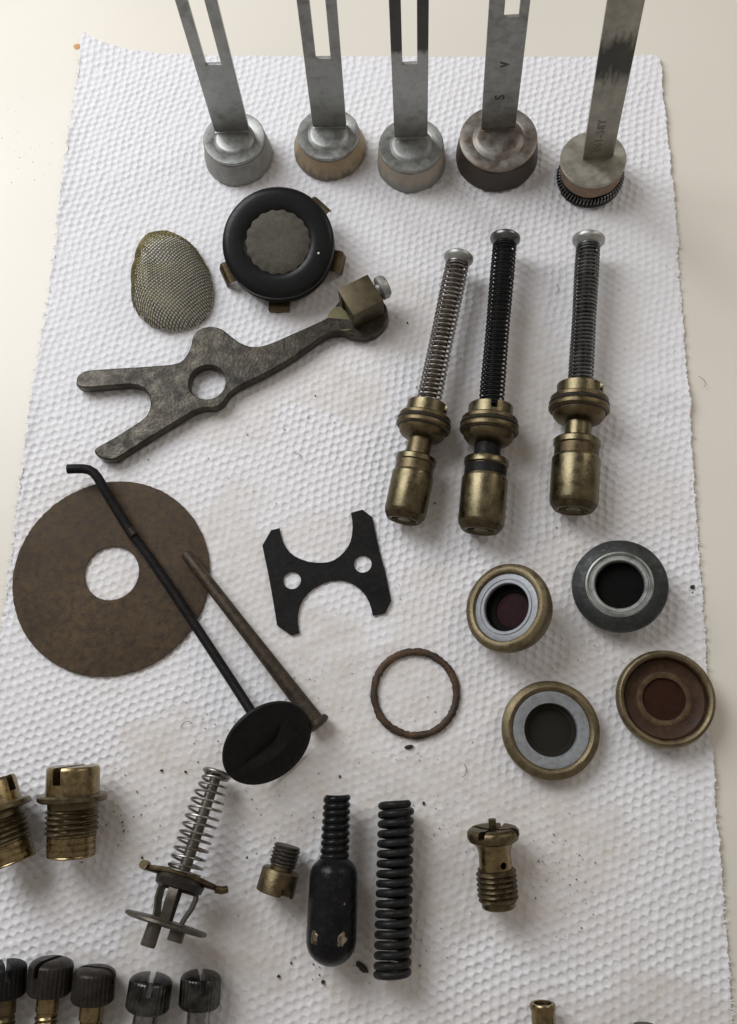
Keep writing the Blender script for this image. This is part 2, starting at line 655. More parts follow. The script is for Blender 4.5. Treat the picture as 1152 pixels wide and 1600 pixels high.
TZ = -.10        # the table lies a towel's thickness below the tops of the embossing
t = MB().box((0, 0, TZ - 1.5), (110, 110, 3), bev=.3).build('table_top', table_material())
t['kind'] = 'structure'
c = P(121, 73, TZ)
pts = [(c.x + .155 * math.cos(a) * (1 + .12 * math.sin(3 * a)), c.y + .14 * math.sin(a)) for a in np.linspace(0, 2 * math.pi, 22, endpoint=False)]
o = MB().prism(pts, (), TZ + .004, TZ + .012, .003).build('rust_spot', material('orange_stain', (.60, .28, .12), (.68, .36, .18), .7, 0, 5))
tag(o, 'small orange rust spot on the cream table by the towel corner', 'stain')

# ---------------------------------------------------------------- paper towel
DAMP = [  # px, py, rx, ry, strength: oily damp patches that flattened the embossing
    (825, 640, 75, 150, .95), (705, 720, 60, 110, .7), (955, 560, 40, 110, .45), (990, 800, 80, 60, .4),
    (630, 480, 70, 60, .7), (520, 470, 60, 50, .5), (470, 610, 120, 40, .55), (560, 600, 60, 60, .45),
    (380, 900, 60, 130, .75), (490, 1020, 70, 60, .9), (520, 1130, 60, 90, 1.0), (480, 840, 70, 40, .5),
    (640, 1085, 75, 70, .8), (650, 960, 60, 70, .5), (880, 900, 60, 90, .7), (960, 1000, 80, 60, .5), (880, 1050, 50, 40, .4),
    (740, 1090, 60, 90, .35), (300, 1190, 110, 60, .9), (230, 1260, 110, 80, .9), (430, 1250, 90, 80, 1.0), (600, 1230, 110, 60, .8),
    (690, 1330, 120, 160, 1.0), (860, 1330, 110, 120, .95), (400, 1450, 80, 90, .8), (570, 1470, 90, 120, .9), (330, 1500, 140, 60, .9),
    (180, 1530, 140, 60, .8), (600, 1590, 260, 50, .35), (120, 1400, 80, 40, .4), (1020, 1580, 150, 50, .8), (960, 1450, 60, 70, .3),
    (170, 890, 150, 160, .5), (860, 1150, 80, 90, .5), (1040, 1090, 80, 80, .5), (320, 660, 110, 40, .5), (290, 450, 50, 50, .3),
]


def towel():
    yrows = np.concatenate([np.linspace(50, 1700, 1130)])
    lk = np.array([(40, 132), (120, 121), (200, 110), (300, 96), (437, 80), (557, 60), (719, 37), (850, 19), (1000, 0), (1300, -45), (1760, -112)], float)
    rk = np.array([(40, 1028), (88, 1030), (150, 1036), (250, 1046), (350, 1057), (700, 1080), (950, 1100), (1100, 1107), (1250, 1117), (1350, 1126), (1500, 1138), (1760, 1158)], float)
    nu = 740
    u = np.linspace(0, 1, nu)
    top = np.interp(u, [0, .03, .08, .14, .25, .6, .985, 1], [52, 66, 77, 83, 86, 88, 88, 93])
    tt = np.linspace(0, 1, len(yrows))
    py = top[None, :] + (1700 - top[None, :]) * tt[:, None]
    L_ = np.interp(py, lk[:, 0], lk[:, 1])
    R_ = np.interp(py, rk[:, 0], rk[:, 1])
    ed = rng.normal(0, 1, len(yrows))
    ed = np.convolve(ed, np.ones(3) / 3, 'same') * 1.0 + np.convolve(rng.normal(0, 1, len(yrows)), np.ones(15) / 15, 'same') * 3.0
    edge = (ed + 1.6 * np.maximum(0, np.sin(yrows * .262)) ** 6)[:, None]        # torn perforation
    px = L_ + (R_ - L_) * u[None, :] + np.where(u[None, :] > .5, 1, -1) * edge * (np.abs(u[None, :] - .5) > .4985)
    # to world on z = 0
    rx = (px - 576) / F
    ry = -(py - 800) / F
    A = np.array(RW)
    D = np.stack([rx, ry, -np.ones_like(rx)], -1) @ A.T
    tpar = -CAM.z / D[..., 2]
    X = CAM.x + D[..., 0] * tpar
    Y = CAM.y + D[..., 1] * tpar
    damp = np.zeros_like(X)
    wx = 18 * np.sin(py * .031 + 2 * np.sin(px * .021)) + 9 * np.sin(px * .07 + py * .05)
    wy = 18 * np.sin(px * .027 + 1.7 * np.sin(py * .023)) + 9 * np.sin(py * .08 - px * .04)
    for (a, b_, c_, d_, s_) in DAMP:
        q = ((px + wx - a) / c_) ** 2 + ((py + wy - b_) / d_) ** 2
        damp = 1 - (1 - damp) * (1 - s_ / (1 + np.exp((q - 1.0) * 4.5)))
    # embossed dimples on a slightly irregular hexagonal lattice
    S = .305
    ang = math.radians(21)
    wX = X + .05 * np.sin(Y * 1.3) + .04 * np.sin(X * .9 + Y * .5)
    wY = Y + .05 * np.sin(X * 1.1) + .04 * np.sin(Y * .8 - X * .6)
    xr = wX * math.cos(ang) + wY * math.sin(ang)
    yr = -wX * math.sin(ang) + wY * math.cos(ang)
    h3 = S * math.sqrt(3) / 2
    pit = np.zeros_like(X)

    def hsh(i, j, k):
        v = np.sin(i * 127.1 + j * 311.7 + k * 74.7) * 43758.5453
        return v - np.floor(v)
    r0 = np.round(yr / h3)
    for dj in (-1, 0, 1):
        row = r0 + dj
        off = (row % 2) * .5
        c0 = np.round(xr / S - off)
        for di in (-1, 0, 1):
            cc = c0 + di
            jx = (hsh(cc, row, 1) - .5) * .07
            jy = (hsh(cc, row, 2) - .5) * .07
            amp = .72 + .45 * hsh(cc, row, 3)
            rad = .098 + .022 * hsh(cc, row, 4)
            d = np.hypot(xr - (cc + off) * S - jx, yr - row * h3 - jy)
            p = amp / (1 + np.exp((d - rad) / .014))
            pit = np.maximum(pit, p)
    big = .5 * np.sin(X * .37 + 1.3 * np.sin(Y * .31)) + .5 * np.sin(Y * .43 + 1.1 * np.sin(X * .29) + 1)
    amp = .050 * (1 - .66 * damp) * (.85 + .3 * big)
    Z = -amp * pit
    fine = np.sin(X * 9.1 + 3 * np.sin(Y * 4.3)) * np.sin(Y * 8.3 + 3 * np.sin(X * 5.1))
    Z += .006 * fine + .012 * damp * np.sin(X * 3.1 + 2 * np.sin(Y * 2.2)) * np.sin(Y * 2.7)
    Z -= .02 * damp
    # edges lift and wave a little
    de = np.minimum(u, 1 - u)[None, :] * np.ones_like(Y)
    lift = np.exp(-de / .012)
    Z += lift * (.05 + .05 * np.sin(Y * .55) + .02 * np.sin(Y * 2.1))
    ur = np.exp(-(((px - 1040) / 60) ** 2 + ((py - 95) / 60) ** 2)) * .12 + np.exp(-(((px - 128) / 50) ** 2 + ((py - 55) / 40) ** 2)) * .18
    Z += ur
    ridge = np.exp(-((py - (610 + .10 * (px - 1000))) / 26) ** 2) * np.clip((px - 930) / 90, 0, 1) * .09     # soft crease
    ridge += np.exp(-((py - (1010 - .25 * (px - 600))) / 22) ** 2) * np.exp(-((px - 600) / 90) ** 2) * .04
    Z += ridge
    nr, nc = X.shape
    co = np.stack([X, Y, Z], -1).reshape(-1, 3)
    ii = np.arange(nr * nc).reshape(nr, nc)
    q = np.stack([ii[:-1, :-1], ii[1:, :-1], ii[1:, 1:], ii[:-1, 1:]], -1).reshape(-1, 4)
    me = bpy.data.meshes.new('paper_towel')
    me.vertices.add(len(co))
    me.vertices.foreach_set('co', co.ravel())
    me.loops.add(q.size)
    me.loops.foreach_set('vertex_index', q.ravel())
    me.polygons.add(len(q))
    me.polygons.foreach_set('loop_start', np.arange(0, q.size, 4))
    me.polygons.foreach_set('loop_total', np.full(len(q), 4))
    me.polygons.foreach_set('use_smooth', np.ones(len(q), bool))
    at = me.attributes.new('damp', 'FLOAT', 'POINT')
    at.data.foreach_set('value', damp.ravel().astype(np.float32))
    me.update()
    me.validate()
    m = bpy.data.materials.new('paper')
    m.use_nodes = True
    nt = m.node_tree
    N, L = nt.nodes, nt.links
    b = N['Principled BSDF']
    b.inputs['Roughness'].default_value = .95
    b.inputs['Specular IOR Level'].default_value = .15
    a = N.new('ShaderNodeAttribute')
    a.attribute_name = 'damp'
    g = N.new('ShaderNodeNewGeometry')
    n1 = N.new('ShaderNodeTexNoise')
    n1.inputs['Scale'].default_value = 1.6
    n1.inputs['Detail'].default_value = 7
    n1.inputs['Roughness'].default_value = .65
    L.new(g.outputs['Position'], n1.inputs['Vector'])
    mr = N.new('ShaderNodeMapRange')
    mr.inputs['From Min'].default_value = .3
    mr.inputs['From Max'].default_value = .7
    mr.inputs['To Min'].default_value = .35
    mr.inputs['To Max'].default_value = 1.15
    L.new(n1.outputs['Fac'], mr.inputs['Value'])
    mu = N.new('ShaderNodeMath')
    mu.operation = 'MULTIPLY'
    mu.use_clamp = True
    L.new(a.outputs['Fac'], mu.inputs[0])
    L.new(mr.outputs[0], mu.inputs[1])
    mx = N.new('ShaderNodeMix')
    mx.data_type = 'RGBA'
    L.new(mu.outputs[0], mx.inputs['Factor'])
    mx.inputs['A'].default_value = (.80, .80, .825, 1)
    mx.inputs['B'].default_value = (.685, .645, .60, 1)
    # faint grey-brown soiling with fine grit
    n4 = N.new('ShaderNodeTexNoise')
    n4.inputs['Scale'].default_value = 7
    n4.inputs['Detail'].default_value = 10
    n4.inputs['Roughness'].default_value = .85
    L.new(g.outputs['Position'], n4.inputs['Vector'])
    r4 = N.new('ShaderNodeValToRGB')
    r4.color_ramp.elements[0].position = .60
    r4.color_ramp.elements[1].position = .72
    r4.color_ramp.elements[0].color = (0, 0, 0, 1)
    r4.color_ramp.elements[1].color = (.7, .7, .7, 1)
    L.new(n4.outputs['Fac'], r4.inputs[0])
    m4 = N.new('ShaderNodeMath')
    m4.operation = 'MULTIPLY'
    L.new(r4.outputs[0], m4.inputs[0])
    L.new(mu.outputs[0], m4.inputs[1])
    mx2 = N.new('ShaderNodeMix')
    mx2.data_type = 'RGBA'
    L.new(m4.outputs[0], mx2.inputs['Factor'])
    L.new(mx.outputs['Result'], mx2.inputs['A'])
    mx2.inputs['B'].default_value = (.27, .22, .17, 1)
    L.new(mx2.outputs['Result'], b.inputs['Base Color'])
    n3 = N.new('ShaderNodeTexNoise')
    n3.inputs['Scale'].default_value = 26
    n3.inputs['Detail'].default_value = 8
    n3.inputs['Roughness'].default_value = .7
    L.new(g.outputs['Position'], n3.inputs['Vector'])
    bp = N.new('ShaderNodeBump')
    bp.inputs['Strength'].default_value = .55
    bp.inputs['Distance'].default_value = .025
    L.new(n3.outputs['Fac'], bp.inputs['Height'])
    L.new(bp.outputs[0], b.inputs['Normal'])
    me.materials.append(m)
    root = bpy.data.objects.new('paper_towel', me)
    COL.objects.link(root)
    tag(root, 'white embossed paper towel with oily damp patches spread under all the metal parts', 'paper towel')
    # torn fibres along both long edges
    f = MB()
    for k in range(0, 150):
        y = 95 + k * 10.5 + random.uniform(-3, 3)
        if y > 1640:
            break
        tuft = (k % 2 == 0)
        for side, kk in ((1, rk), (-1, lk)):
            if side < 0 and not tuft:
                continue
            x = float(np.interp(y, kk[:, 0], kk[:, 1]))
            for q_ in range(3 if tuft else 1):
                a_ = P(x - side * 2, y + random.uniform(-2, 2), .0)
                l_ = random.uniform(.05, .22 if tuft else .12)
                e = a_ + Vector((side * l_, random.uniform(-.08, .1), random.uniform(-.06, .05)))
                mid = (a_ + e) / 2 + Vector((0, random.uniform(-.03, .03), .02))
                f.tube([a_, mid, e], [.016, .011, .004], 4)
    f.build('torn_fringe', paper_edge, root)['kind'] = 'stuff'
    return root


towel()


# ---------------------------------------------------------------- pump plungers standing at the top
def px_outline(pts, h):
    out = []
    for (x, y) in pts:
        p = P(x, y, h)
        out.append((p.x, p.y))
    return out


def circle(c, r, n=40, jag=0.0):
    return [(c[0] + (r + (random.uniform(-jag, jag) if jag else 0)) * math.cos(2 * math.pi * k / n),
             c[1] + (r + (random.uniform(-jag, jag) if jag else 0)) * math.sin(2 * math.pi * k / n)) for k in range(n)]


def upright(base, top):
    """axis through a base on the towel and a point seen at 'top', leaning sideways only"""
    b = P(*base, 0.0)
    r = ray(*top)
    t = (b.y - CAM.y) / r.y
    q = CAM + r * t
    z = (q - b).normalized()
    x = Vector((1, 0, 0))
    x = (x - z * x.dot(z)).normalized()
    m = Matrix((x, z.cross(x), z)).transposed().to_4x4()
    m.translation = b
    return m


def stamped(text, parent, x, y, z, size, mat, rot=math.pi / 2):
    cu = bpy.data.curves.new('stamp', 'FONT')
    cu.body = text
    cu.size = size
    cu.extrude = .010
    cu.bevel_depth = .008
    cu.bevel_resolution = 1
    cu.resolution_u = 3
    cu.space_character = 1.25
    t_ = bpy.data.objects.new('stamp', cu)
    COL.objects.link(t_)
    bpy.context.view_layer.update()
    me = bpy.data.meshes.new_from_object(t_.evaluated_get(bpy.context.evaluated_depsgraph_get()))
    bpy.data.objects.remove(t_)
    me.name = 'stamped_marking'
    me.materials.clear()
    me.materials.append(mat)
    o_ = bpy.data.objects.new('stamped_marking', me)
    COL.objects.link(o_)
    o_.parent = parent
    # on the front (-y) face of the blade, reading upwards
    o_.matrix_local = Matrix.Translation((x, y, z)) @ Matrix.Rotation(math.pi / 2, 4, 'X') @ Matrix.Rotation(rot, 4, 'Z')
    return o_


def plunger(label, base, top, hcap, rcap, rcup, rtop, cupmat, capmat, stemmat, bladew, slot=None, boss=True, yaw=0, cx=0,
            garter=False, capt=.13, blade_off=.28, bl=9.0, stain=None, waist=0):
    M = upright(base, top) @ Matrix.Rotation(math.radians(yaw), 4, 'Z')
    root = thing('pump_plunger', label, 'plunger', M, 'pump plungers standing along the top of the towel')
    s = scale_at(P(*base, hcap))
    R, RB, RT = rcap * s, rcup * s, rtop * s
    hc = hcap - capt
    # leather cup: flared skirt, hollow underneath
    b = MB()
    z0 = .52 if garter else 0.0
    b.lathe([(z0, RB * .80), (z0, RB * (.90 if garter else .97)), (z0 + .06, RB * (.93 if garter else 1)), (z0 + (hc - z0) * .35, RB * (.95 if garter else .985)), (z0 + (hc - z0) * .75, (RT + RB * .2) / 1.2), (hc - .01, RT * .985), (hc - .01, RT * .5)],
            64, wob=.02)
    b.build('leather_cup', cupmat, root)
    b = MB()
    prof = [(hc, R * .2), (hc, R * .985), (hc + .03, R), (hcap - .03, R), (hcap, R * .97)]
    if boss:
        prof += [(hcap, R * .70), (hcap - .02, R * .66), (hcap + .02, R * .61), (hcap + .06, R * .57), (hcap + .08, R * .50), (hcap + .075, R * .3)]
    else:
        prof += [(hcap + .005, R * .5)]
    b.lathe(prof, 64)
    capo = b.build('cap_plate', capmat, root)
    # blade
    w = bladew * s
    th = .15
    b = MB()
    z1 = hcap + (.075 if boss else -.02)
    yb = blade_off * R
    ol = [(-w / 2, z1), (w / 2, z1), (w / 2 * 1.0, bl), (-w / 2, bl)]
    holes = []
    if slot:
        zs, sw, so = slot
        sw = sw * s / 2
        so = so * s
        holes = [[(so - sw, zs), (so + sw, zs), (so + sw, bl - .8), (so - sw, bl - .8)]]
    R3 = Matrix(((1, 0, 0, cx * s), (0, 0, 1, yb - th / 2), (0, 1, 0, 0), (0, 0, 0, 1)))
    b.prism(ol, holes, 0, th, .02, M=R3)
    st = b.build('stem_blade', stemmat, root)
    if boss:   # foot where the blade is bent out of the raised disc
        f = MB()
        f.box((cx * s, yb - .05, z1 - .005), (w * .97, .26, .07), bev=.03)
        f.build('stem_foot', capmat, capo)
    if garter:
        g = MB()
        n = 58
        pts = []
        per = 10
        Rg = RB * .91
        for k in range(n * per):
            a = 2 * math.pi * k / (n * per)
            q = 2 * math.pi * k / per
            rr = Rg + .13 * math.cos(q)
            pts.append((rr * math.cos(a), rr * math.sin(a), .31 + .13 * math.sin(q)))
        g.tube(pts, .034, 5, closed=True)
        g.build('garter_spring', steel_grey, root)
        g = MB()
        g.lathe([(0, RB * .2), (0, RB * .96), (.06, RB * 1.0), (.14, RB * .98), (.15, RB * .6)], 64)
        g.build('bottom_washer', dark_rod, root)
        c_ = MB()
        c_.lathe([(.1, RB * .7), (.1, RB * .82), (.5, RB * .82), (.5, RB * .7)], 48)
        c_.build('inner_sleeve', black_iron, root)
    return st, s, yb - th / 2, z1, cx * s, w


g1 = plunger('steel plunger with bare grey leather cup, leftmost of the five standing stems', (374, 246), (306, 0), 1.14, 49, 55, 50, leather_grey, steel_plate, steel, 55, (4.55, 22, 0), cx=-3)
g2 = plunger('steel plunger with tan and black flared leather cup and slotted stem', (516, 235), (491, 0), .98, 49, 58, 50, leather_tan, steel_plate, steel, 53, (4.45, 21, 1), cx=2)
g3 = plunger('steel plunger with streaked pale grey cup and upright slotted stem with dark top', (643, 256), (639, 0), 1.14, 51, 55, 52, leather_pale, steel_plate, steel_film, 52, (4.85, 21, 0), cx=0)
g4 = plunger('widest plunger with dark brown leather cup and rust stained cap', (776, 246), (799, 0), 1.14, 61, 66, 62, leather_dark, steel_stain, steel_top, 54, (6.45, 20, 4), cx=0, boss=True)
g5 = plunger('plunger with flat nickel cap over a coiled garter spring and unslotted stamped stem', (921, 283), (970, 0), 1.34, 51.5, 52, 50, leather_rust, steel_nickel, nickel_film, 47, None, boss=False, cx=7, garter=True, blade_off=.05)
stamp_mat = material('stamp_relief', (.20, .19, .155), (.28, .265, .22), .42, .75, 2, None, 5, .4, 0)
stamped('061-58Y', g5[0], g5[4] + .06, g5[2] - .0015, g5[3] + .42, .40, stamp_mat)
stamped('S', g4[0], g4[4] + .12, g4[2] - .0015, g4[3] + 1.55, .50, steel_dark)
stamped('V', g4[0], g4[4] + .16, g4[2] - .0015, g4[3] + 3.1, .42, steel_dark)


# ---------------------------------------------------------------- wire gauze thimble
def gauze():
    pix = [(240, 379), (268, 372), (298, 384), (318, 410), (331, 440), (334, 465), (326, 495), (305, 512), (278, 519), (246, 516), (226, 503), (213, 488), (211, 460), (216, 425), (224, 398)]
    apex = P(262, 425, 1.1)
    pts = [P(x, y, .0) for (x, y) in pix]
    cx_ = sum(p.x for p in pts) / len(pts)
    cy_ = sum(p.y for p in pts) / len(pts)
    cen = Vector((cx_, cy_, 0))
    angs = np.array([math.atan2(p.y - cy_, p.x - cx_) for p in pts])
    rads = np.array([math.hypot(p.x - cx_, p.y - cy_) for p in pts])
    order = np.argsort(angs)
    aa = np.concatenate([angs[order] - 2 * math.pi, angs[order], angs[order] + 2 * math.pi])
    ra = np.tile(rads[order], 3)
    # base ring drawn in where the walls rise, so the outline in the picture is the dome's
    H = 1.7

    def height(x, y):
        dx, dy = x - cx_, y - cy_
        a = math.atan2(dy, dx)
        rho = math.hypot(dx, dy) / float(np.interp(a, aa, ra))
        if rho >= 1:
            return None, rho
        # tall near the upper left shoulder, sloping to the lower right
        k = .80 - .34 * (dx * .8 - dy * .35) / 1.5
        h = H * k * (1 - rho ** 3.0) ** .55
        # pushed-in dent across the middle
        d1 = math.exp(-(((dx + .12) / .55) ** 2 + ((dy - .30) / .35) ** 2))
        ridge = math.exp(-((dx + .62 + .15 * dy) / .16) ** 2)
        return max(.02, h - .22 * d1 + 0.10 * ridge * (1 - rho)), rho
    root = thing('gauze_thimble', 'crumpled brass wire gauze thimble beside the black ring', 'strainer', Matrix.Translation(cen))
    sp = .092
    wr = .0215
    a0 = math.radians(-38)
    ux, uy = Vector((math.cos(a0), math.sin(a0))), Vector((-math.sin(a0), math.cos(a0)))
    for fam, nm in ((0, 'weft_wires'), (1, 'warp_wires')):
        b = MB()
        for i in range(-24, 25):
            run = []
            steps = np.arange(-2.0, 2.0, .042)
            for j, q in enumerate(steps):
                if fam == 0:
                    l = ux * q + uy * (i * sp)
                else:
                    l = ux * (i * sp) + uy * q
                # wires bow across the face
                bow = .11 * math.sin(q * 1.3) if fam == 0 else .08 * math.sin(q * 1.5 + .6)
                l = l + (uy if fam == 0 else ux) * bow
                hz, rho = height(cx_ + l.x, cy_ + l.y)
                if hz is None:
                    if len(run) > 3:
                        b.tube(run, wr, 4)
                    run = []
                    continue
                weave = .012 * math.sin(q / sp * math.pi + math.pi * (i % 2) + (math.pi / 2 if fam else 0))
                run.append(Vector((l.x, l.y, hz + weave)))
            if len(run) > 3:
                b.tube(run, wr, 4)
        o_ = b.build(nm, mesh_wire, root)
        o_['kind'] = 'stuff'
    # frayed ends round the rim
    b = MB()
    for k in range(110):
        a = 2 * math.pi * k / 110
        r = float(np.interp(a if a < math.pi else a - 2 * math.pi, aa, ra))
        p = Vector((r * math.cos(a) * .985, r * math.sin(a) * .985, random.uniform(.02, .35)))
        d = Vector((math.cos(a + random.uniform(-.5, .5)), math.sin(a + random.uniform(-.5, .5)), random.uniform(-.3, .5)))
        b.tube([p, p + d * random.uniform(.02, .055)], wr * .9, 4)
    o_ = b.build('frayed_ends', mesh_wire, root)
    o_['kind'] = 'stuff'


gauze()


# ---------------------------------------------------------------- rubber ring on clips with felt disc
def ring_cap():
    n = facing(434, 377, 17, -.35, -.94)
    s = scale_at(P(434, 377, 1.3))
    sn = math.sqrt(1 - n.z * n.z)
    depth = 58 * s
    h = depth * n.z + 84 * s * sn * .8
    M = nframe(P(434, 377, h), n)
    root = thing('rubber_ring_cap', 'black rubber ring around a grey felt disc on four brass clips', 'filter cap', M)
    b = MB(s)
    prof = []
    for k in range(25):
        a = math.radians(-60 + 300 * k / 24)
        sa, ca = math.sin(a), math.cos(a)
        prof.append((-12 + 11 * math.copysign(abs(sa) ** .75, sa), 67 + 20 * math.copysign(abs(ca) ** .62, ca)))
    b.lathe([(-30, 58)] + [(-28, 80)] + prof + [(-22, 45)], 72, True, True)
    rr_ = b.build('rubber_ring', rubber, root)
    b = MB(s)
    b.lathe([(-40, 60), (-40, 84), (-37, 87), (-32, 86), (-30, 82), (-30, 60)], 72)
    b.build('lower_flange', rubber, root)
    b = MB(s)
    b.surf([-16, -5, -3.5, -2.5], lambda u, t: (50 if u < -4.5 else (48.5 if u < -3 else 30)) * (1 + .028 * math.cos(18 * t) + .01 * noise.noise((math.cos(t) * 5, math.sin(t) * 5, 0))), 144)
    b.build('felt_disc', felt, root, sharp=50)
    b = MB(s)
    b.lathe([(-57, 50), (-57, 68), (-46, 72), (-44, 85), (-41, 85), (-40.5, 60)], 72)
    bp_ = b.build('base_plate', brass_dark, root)
    for ang in (47, -13, -92, -157):
        b = MB(s)
        w = 17
        path = [(70, -43), (86, -43.5), (92, -41), (97, -43), (101, -52), (103, -64)]
        vs = []
        for (r, z) in path:
            for sd in (-1, 1):
                for th in (0, 3.2):
                    vs.append((r - (th if z < -50 else 0), sd * w * (1.0 if r < 99 else .86), z - (th if z >= -50 else 0)))
        fs = []
        for i in range(len(path) - 1):
            a, c_ = i * 4, i * 4 + 4
            fs += [(a, a + 2, c_ + 2, c_), (a + 1, c_ + 1, c_ + 3, a + 3), (a, c_, c_ + 1, a + 1), (a + 2, a + 3, c_ + 3, c_ + 2)]
        fs += [(0, 1, 3, 2)]
        e = (len(path) - 1) * 4
        fs += [(e, e + 2, e + 3, e + 1)]
        b.add(vs, fs, Matrix.Rotation(math.radians(ang), 4, 'Z'))
        b.build('clip_tab', brass_dull, bp_, sharp=50)
    b = MB(s)
    b.lathe([(0, 1.6), (1.5, 1.9), (2.5, 1.0)], 8, M=Matrix.Translation((63, -20, 1.5)))
    b.build('paint_fleck', material('white_fleck', (.75, .75, .72), (.7, .7, .68), .7), rr_)


ring_cap()


# ---------------------------------------------------------------- forked lever
def smooth_closed(pts, n=4):
    out = []
    m = len(pts)
    for i in range(m):
        p0, p1, p2, p3 = (Vector(pts[(i + k - 1) % m]) for k in range(4))
        for k in range(n):
            t = k / n
            out.append(.5 * ((2 * p1) + (-p0 + p2) * t + (2 * p0 - 5 * p1 + 4 * p2 - p3) * t * t + (-p0 + 3 * p1 - 3 * p2 + p3) * t ** 3))
    return out


def lever():
    HT = .52
    pix = [(119, 598), (121, 588), (130, 581), (142, 578), (175, 575.5), (209, 573.5), (245, 571), (276, 567.5), (290, 557), (298, 541), (301, 527), (309, 516), (326, 510), (345, 513), (360, 524), (376, 535.5),
           (397, 541.5), (420, 537), (453, 523), (491, 506), (513, 494), (525, 475), (538, 462), (556, 456), (575, 455), (591, 462), (603, 475), (607, 492), (602, 506), (590, 518), (572, 525), (553, 524), (537, 519), (520, 519),
           (503, 527), (486, 539), (453, 562), (420, 581), (396, 593), (372, 605), (357, 617), (348, 630), (335, 637), (317, 638), (300, 644), (275, 659), (247, 676), (215, 696), (188, 713), (177, 718), (162, 717), (150, 710), (148, 702), (158, 695), (176, 685), (200, 670), (224, 654),
           (233, 641), (235, 627), (231, 614), (219, 604), (203, 601), (186, 602), (160, 604), (133, 606), (121, 603)]
    ol = smooth_closed([tuple(P(x, y, HT).xy) for (x, y) in pix], 3)
    c = P(324, 597, HT)
    r = 28.5 * scale_at(c)
    root = thing('forked_lever', 'tarnished grey forked lever with round hole lying beneath the gauze', 'lever', Matrix.Translation((c.x, c.y, 0)))
    off = Vector((c.x, c.y))
    padc = P(566, 488, HT)

    def zf(x, y):
        # the eye end is thinner and lower, the boss by the hole a little proud
        d = math.hypot(x + off.x - padc.x, y + off.y - padc.y)
        k = 1 / (1 + math.exp((d - 1.25) * 7))
        return -.06 * k
    b = MB()
    b.prism([p - off for p in ol], [circle((0, 0), r, 48)], .08, HT, .05, zf=zf)
    b.build('lever_body', zinc, root, sharp=16)
    # yellow deposit at the neck by the block
    dp = [(512, 494), (520, 483), (530, 479), (540, 486), (547, 500), (550, 513), (540, 517), (526, 514), (515, 505)]
    b = MB()
    HD = HT - .045
    b.prism([Vector(p) - off for p in smooth_closed([tuple(P(x, y, HD).xy) for (x, y) in dp], 3)], (), HD - .02, HD + .012, .008)
    b.build('yellow_deposit', verdigris, root)
    # brass block
    HB = HT - .05
    TOP = HB + 1.02
    A_, B_, C_, D_ = (P(527, 452, TOP), P(573.5, 429, TOP), P(601, 468.5, TOP), P(553, 493, TOP))
    cen = (A_ + B_ + C_ + D_) / 4
    xd = ((C_ - D_) + (B_ - A_)).normalized()
    yd = Vector((-xd.y, xd.x, 0))
    sx = ((B_ - A_).length + (C_ - D_).length) / 2
    sy = ((A_ - D_).length + (B_ - C_).length) / 2
    Mb = Matrix((xd, yd, Vector((0, 0, 1)))).transposed().to_4x4()
    Mb.translation = Vector((cen.x - off.x, cen.y - off.y, HB))
    b = MB()
    b.box((0, 0, (TOP - HB) / 2), (sx, sy, TOP - HB), bev=.035)
    blk = b.build('brass_block', brass_olive, root, Mb)
    cutter = MB().box((-sx / 2, -.02, (TOP - HB) / 2 - .12), (.16, sy * .62, (TOP - HB) * .9))
    cut(blk, cutter)
    # slotted screw in its far side
    Ms = Mb @ Matrix.Translation((sx / 2 + .14, 0.06, .66)) @ Matrix.Rotation(math.radians(90), 4, 'Y')
    b = MB()
    b.lathe([(-.2, .2), (.0, .2), (.0, .38), (.04, .43), (.24, .43), (.33, .36), (.36, .2)], 40)
    sc = b.build('screw_head', steel, root, Ms)
    cut(sc, MB().box((0, 0, .34), (1.2, .10, .22), M=Matrix.Rotation(math.radians(70), 4, 'Z')))


lever()


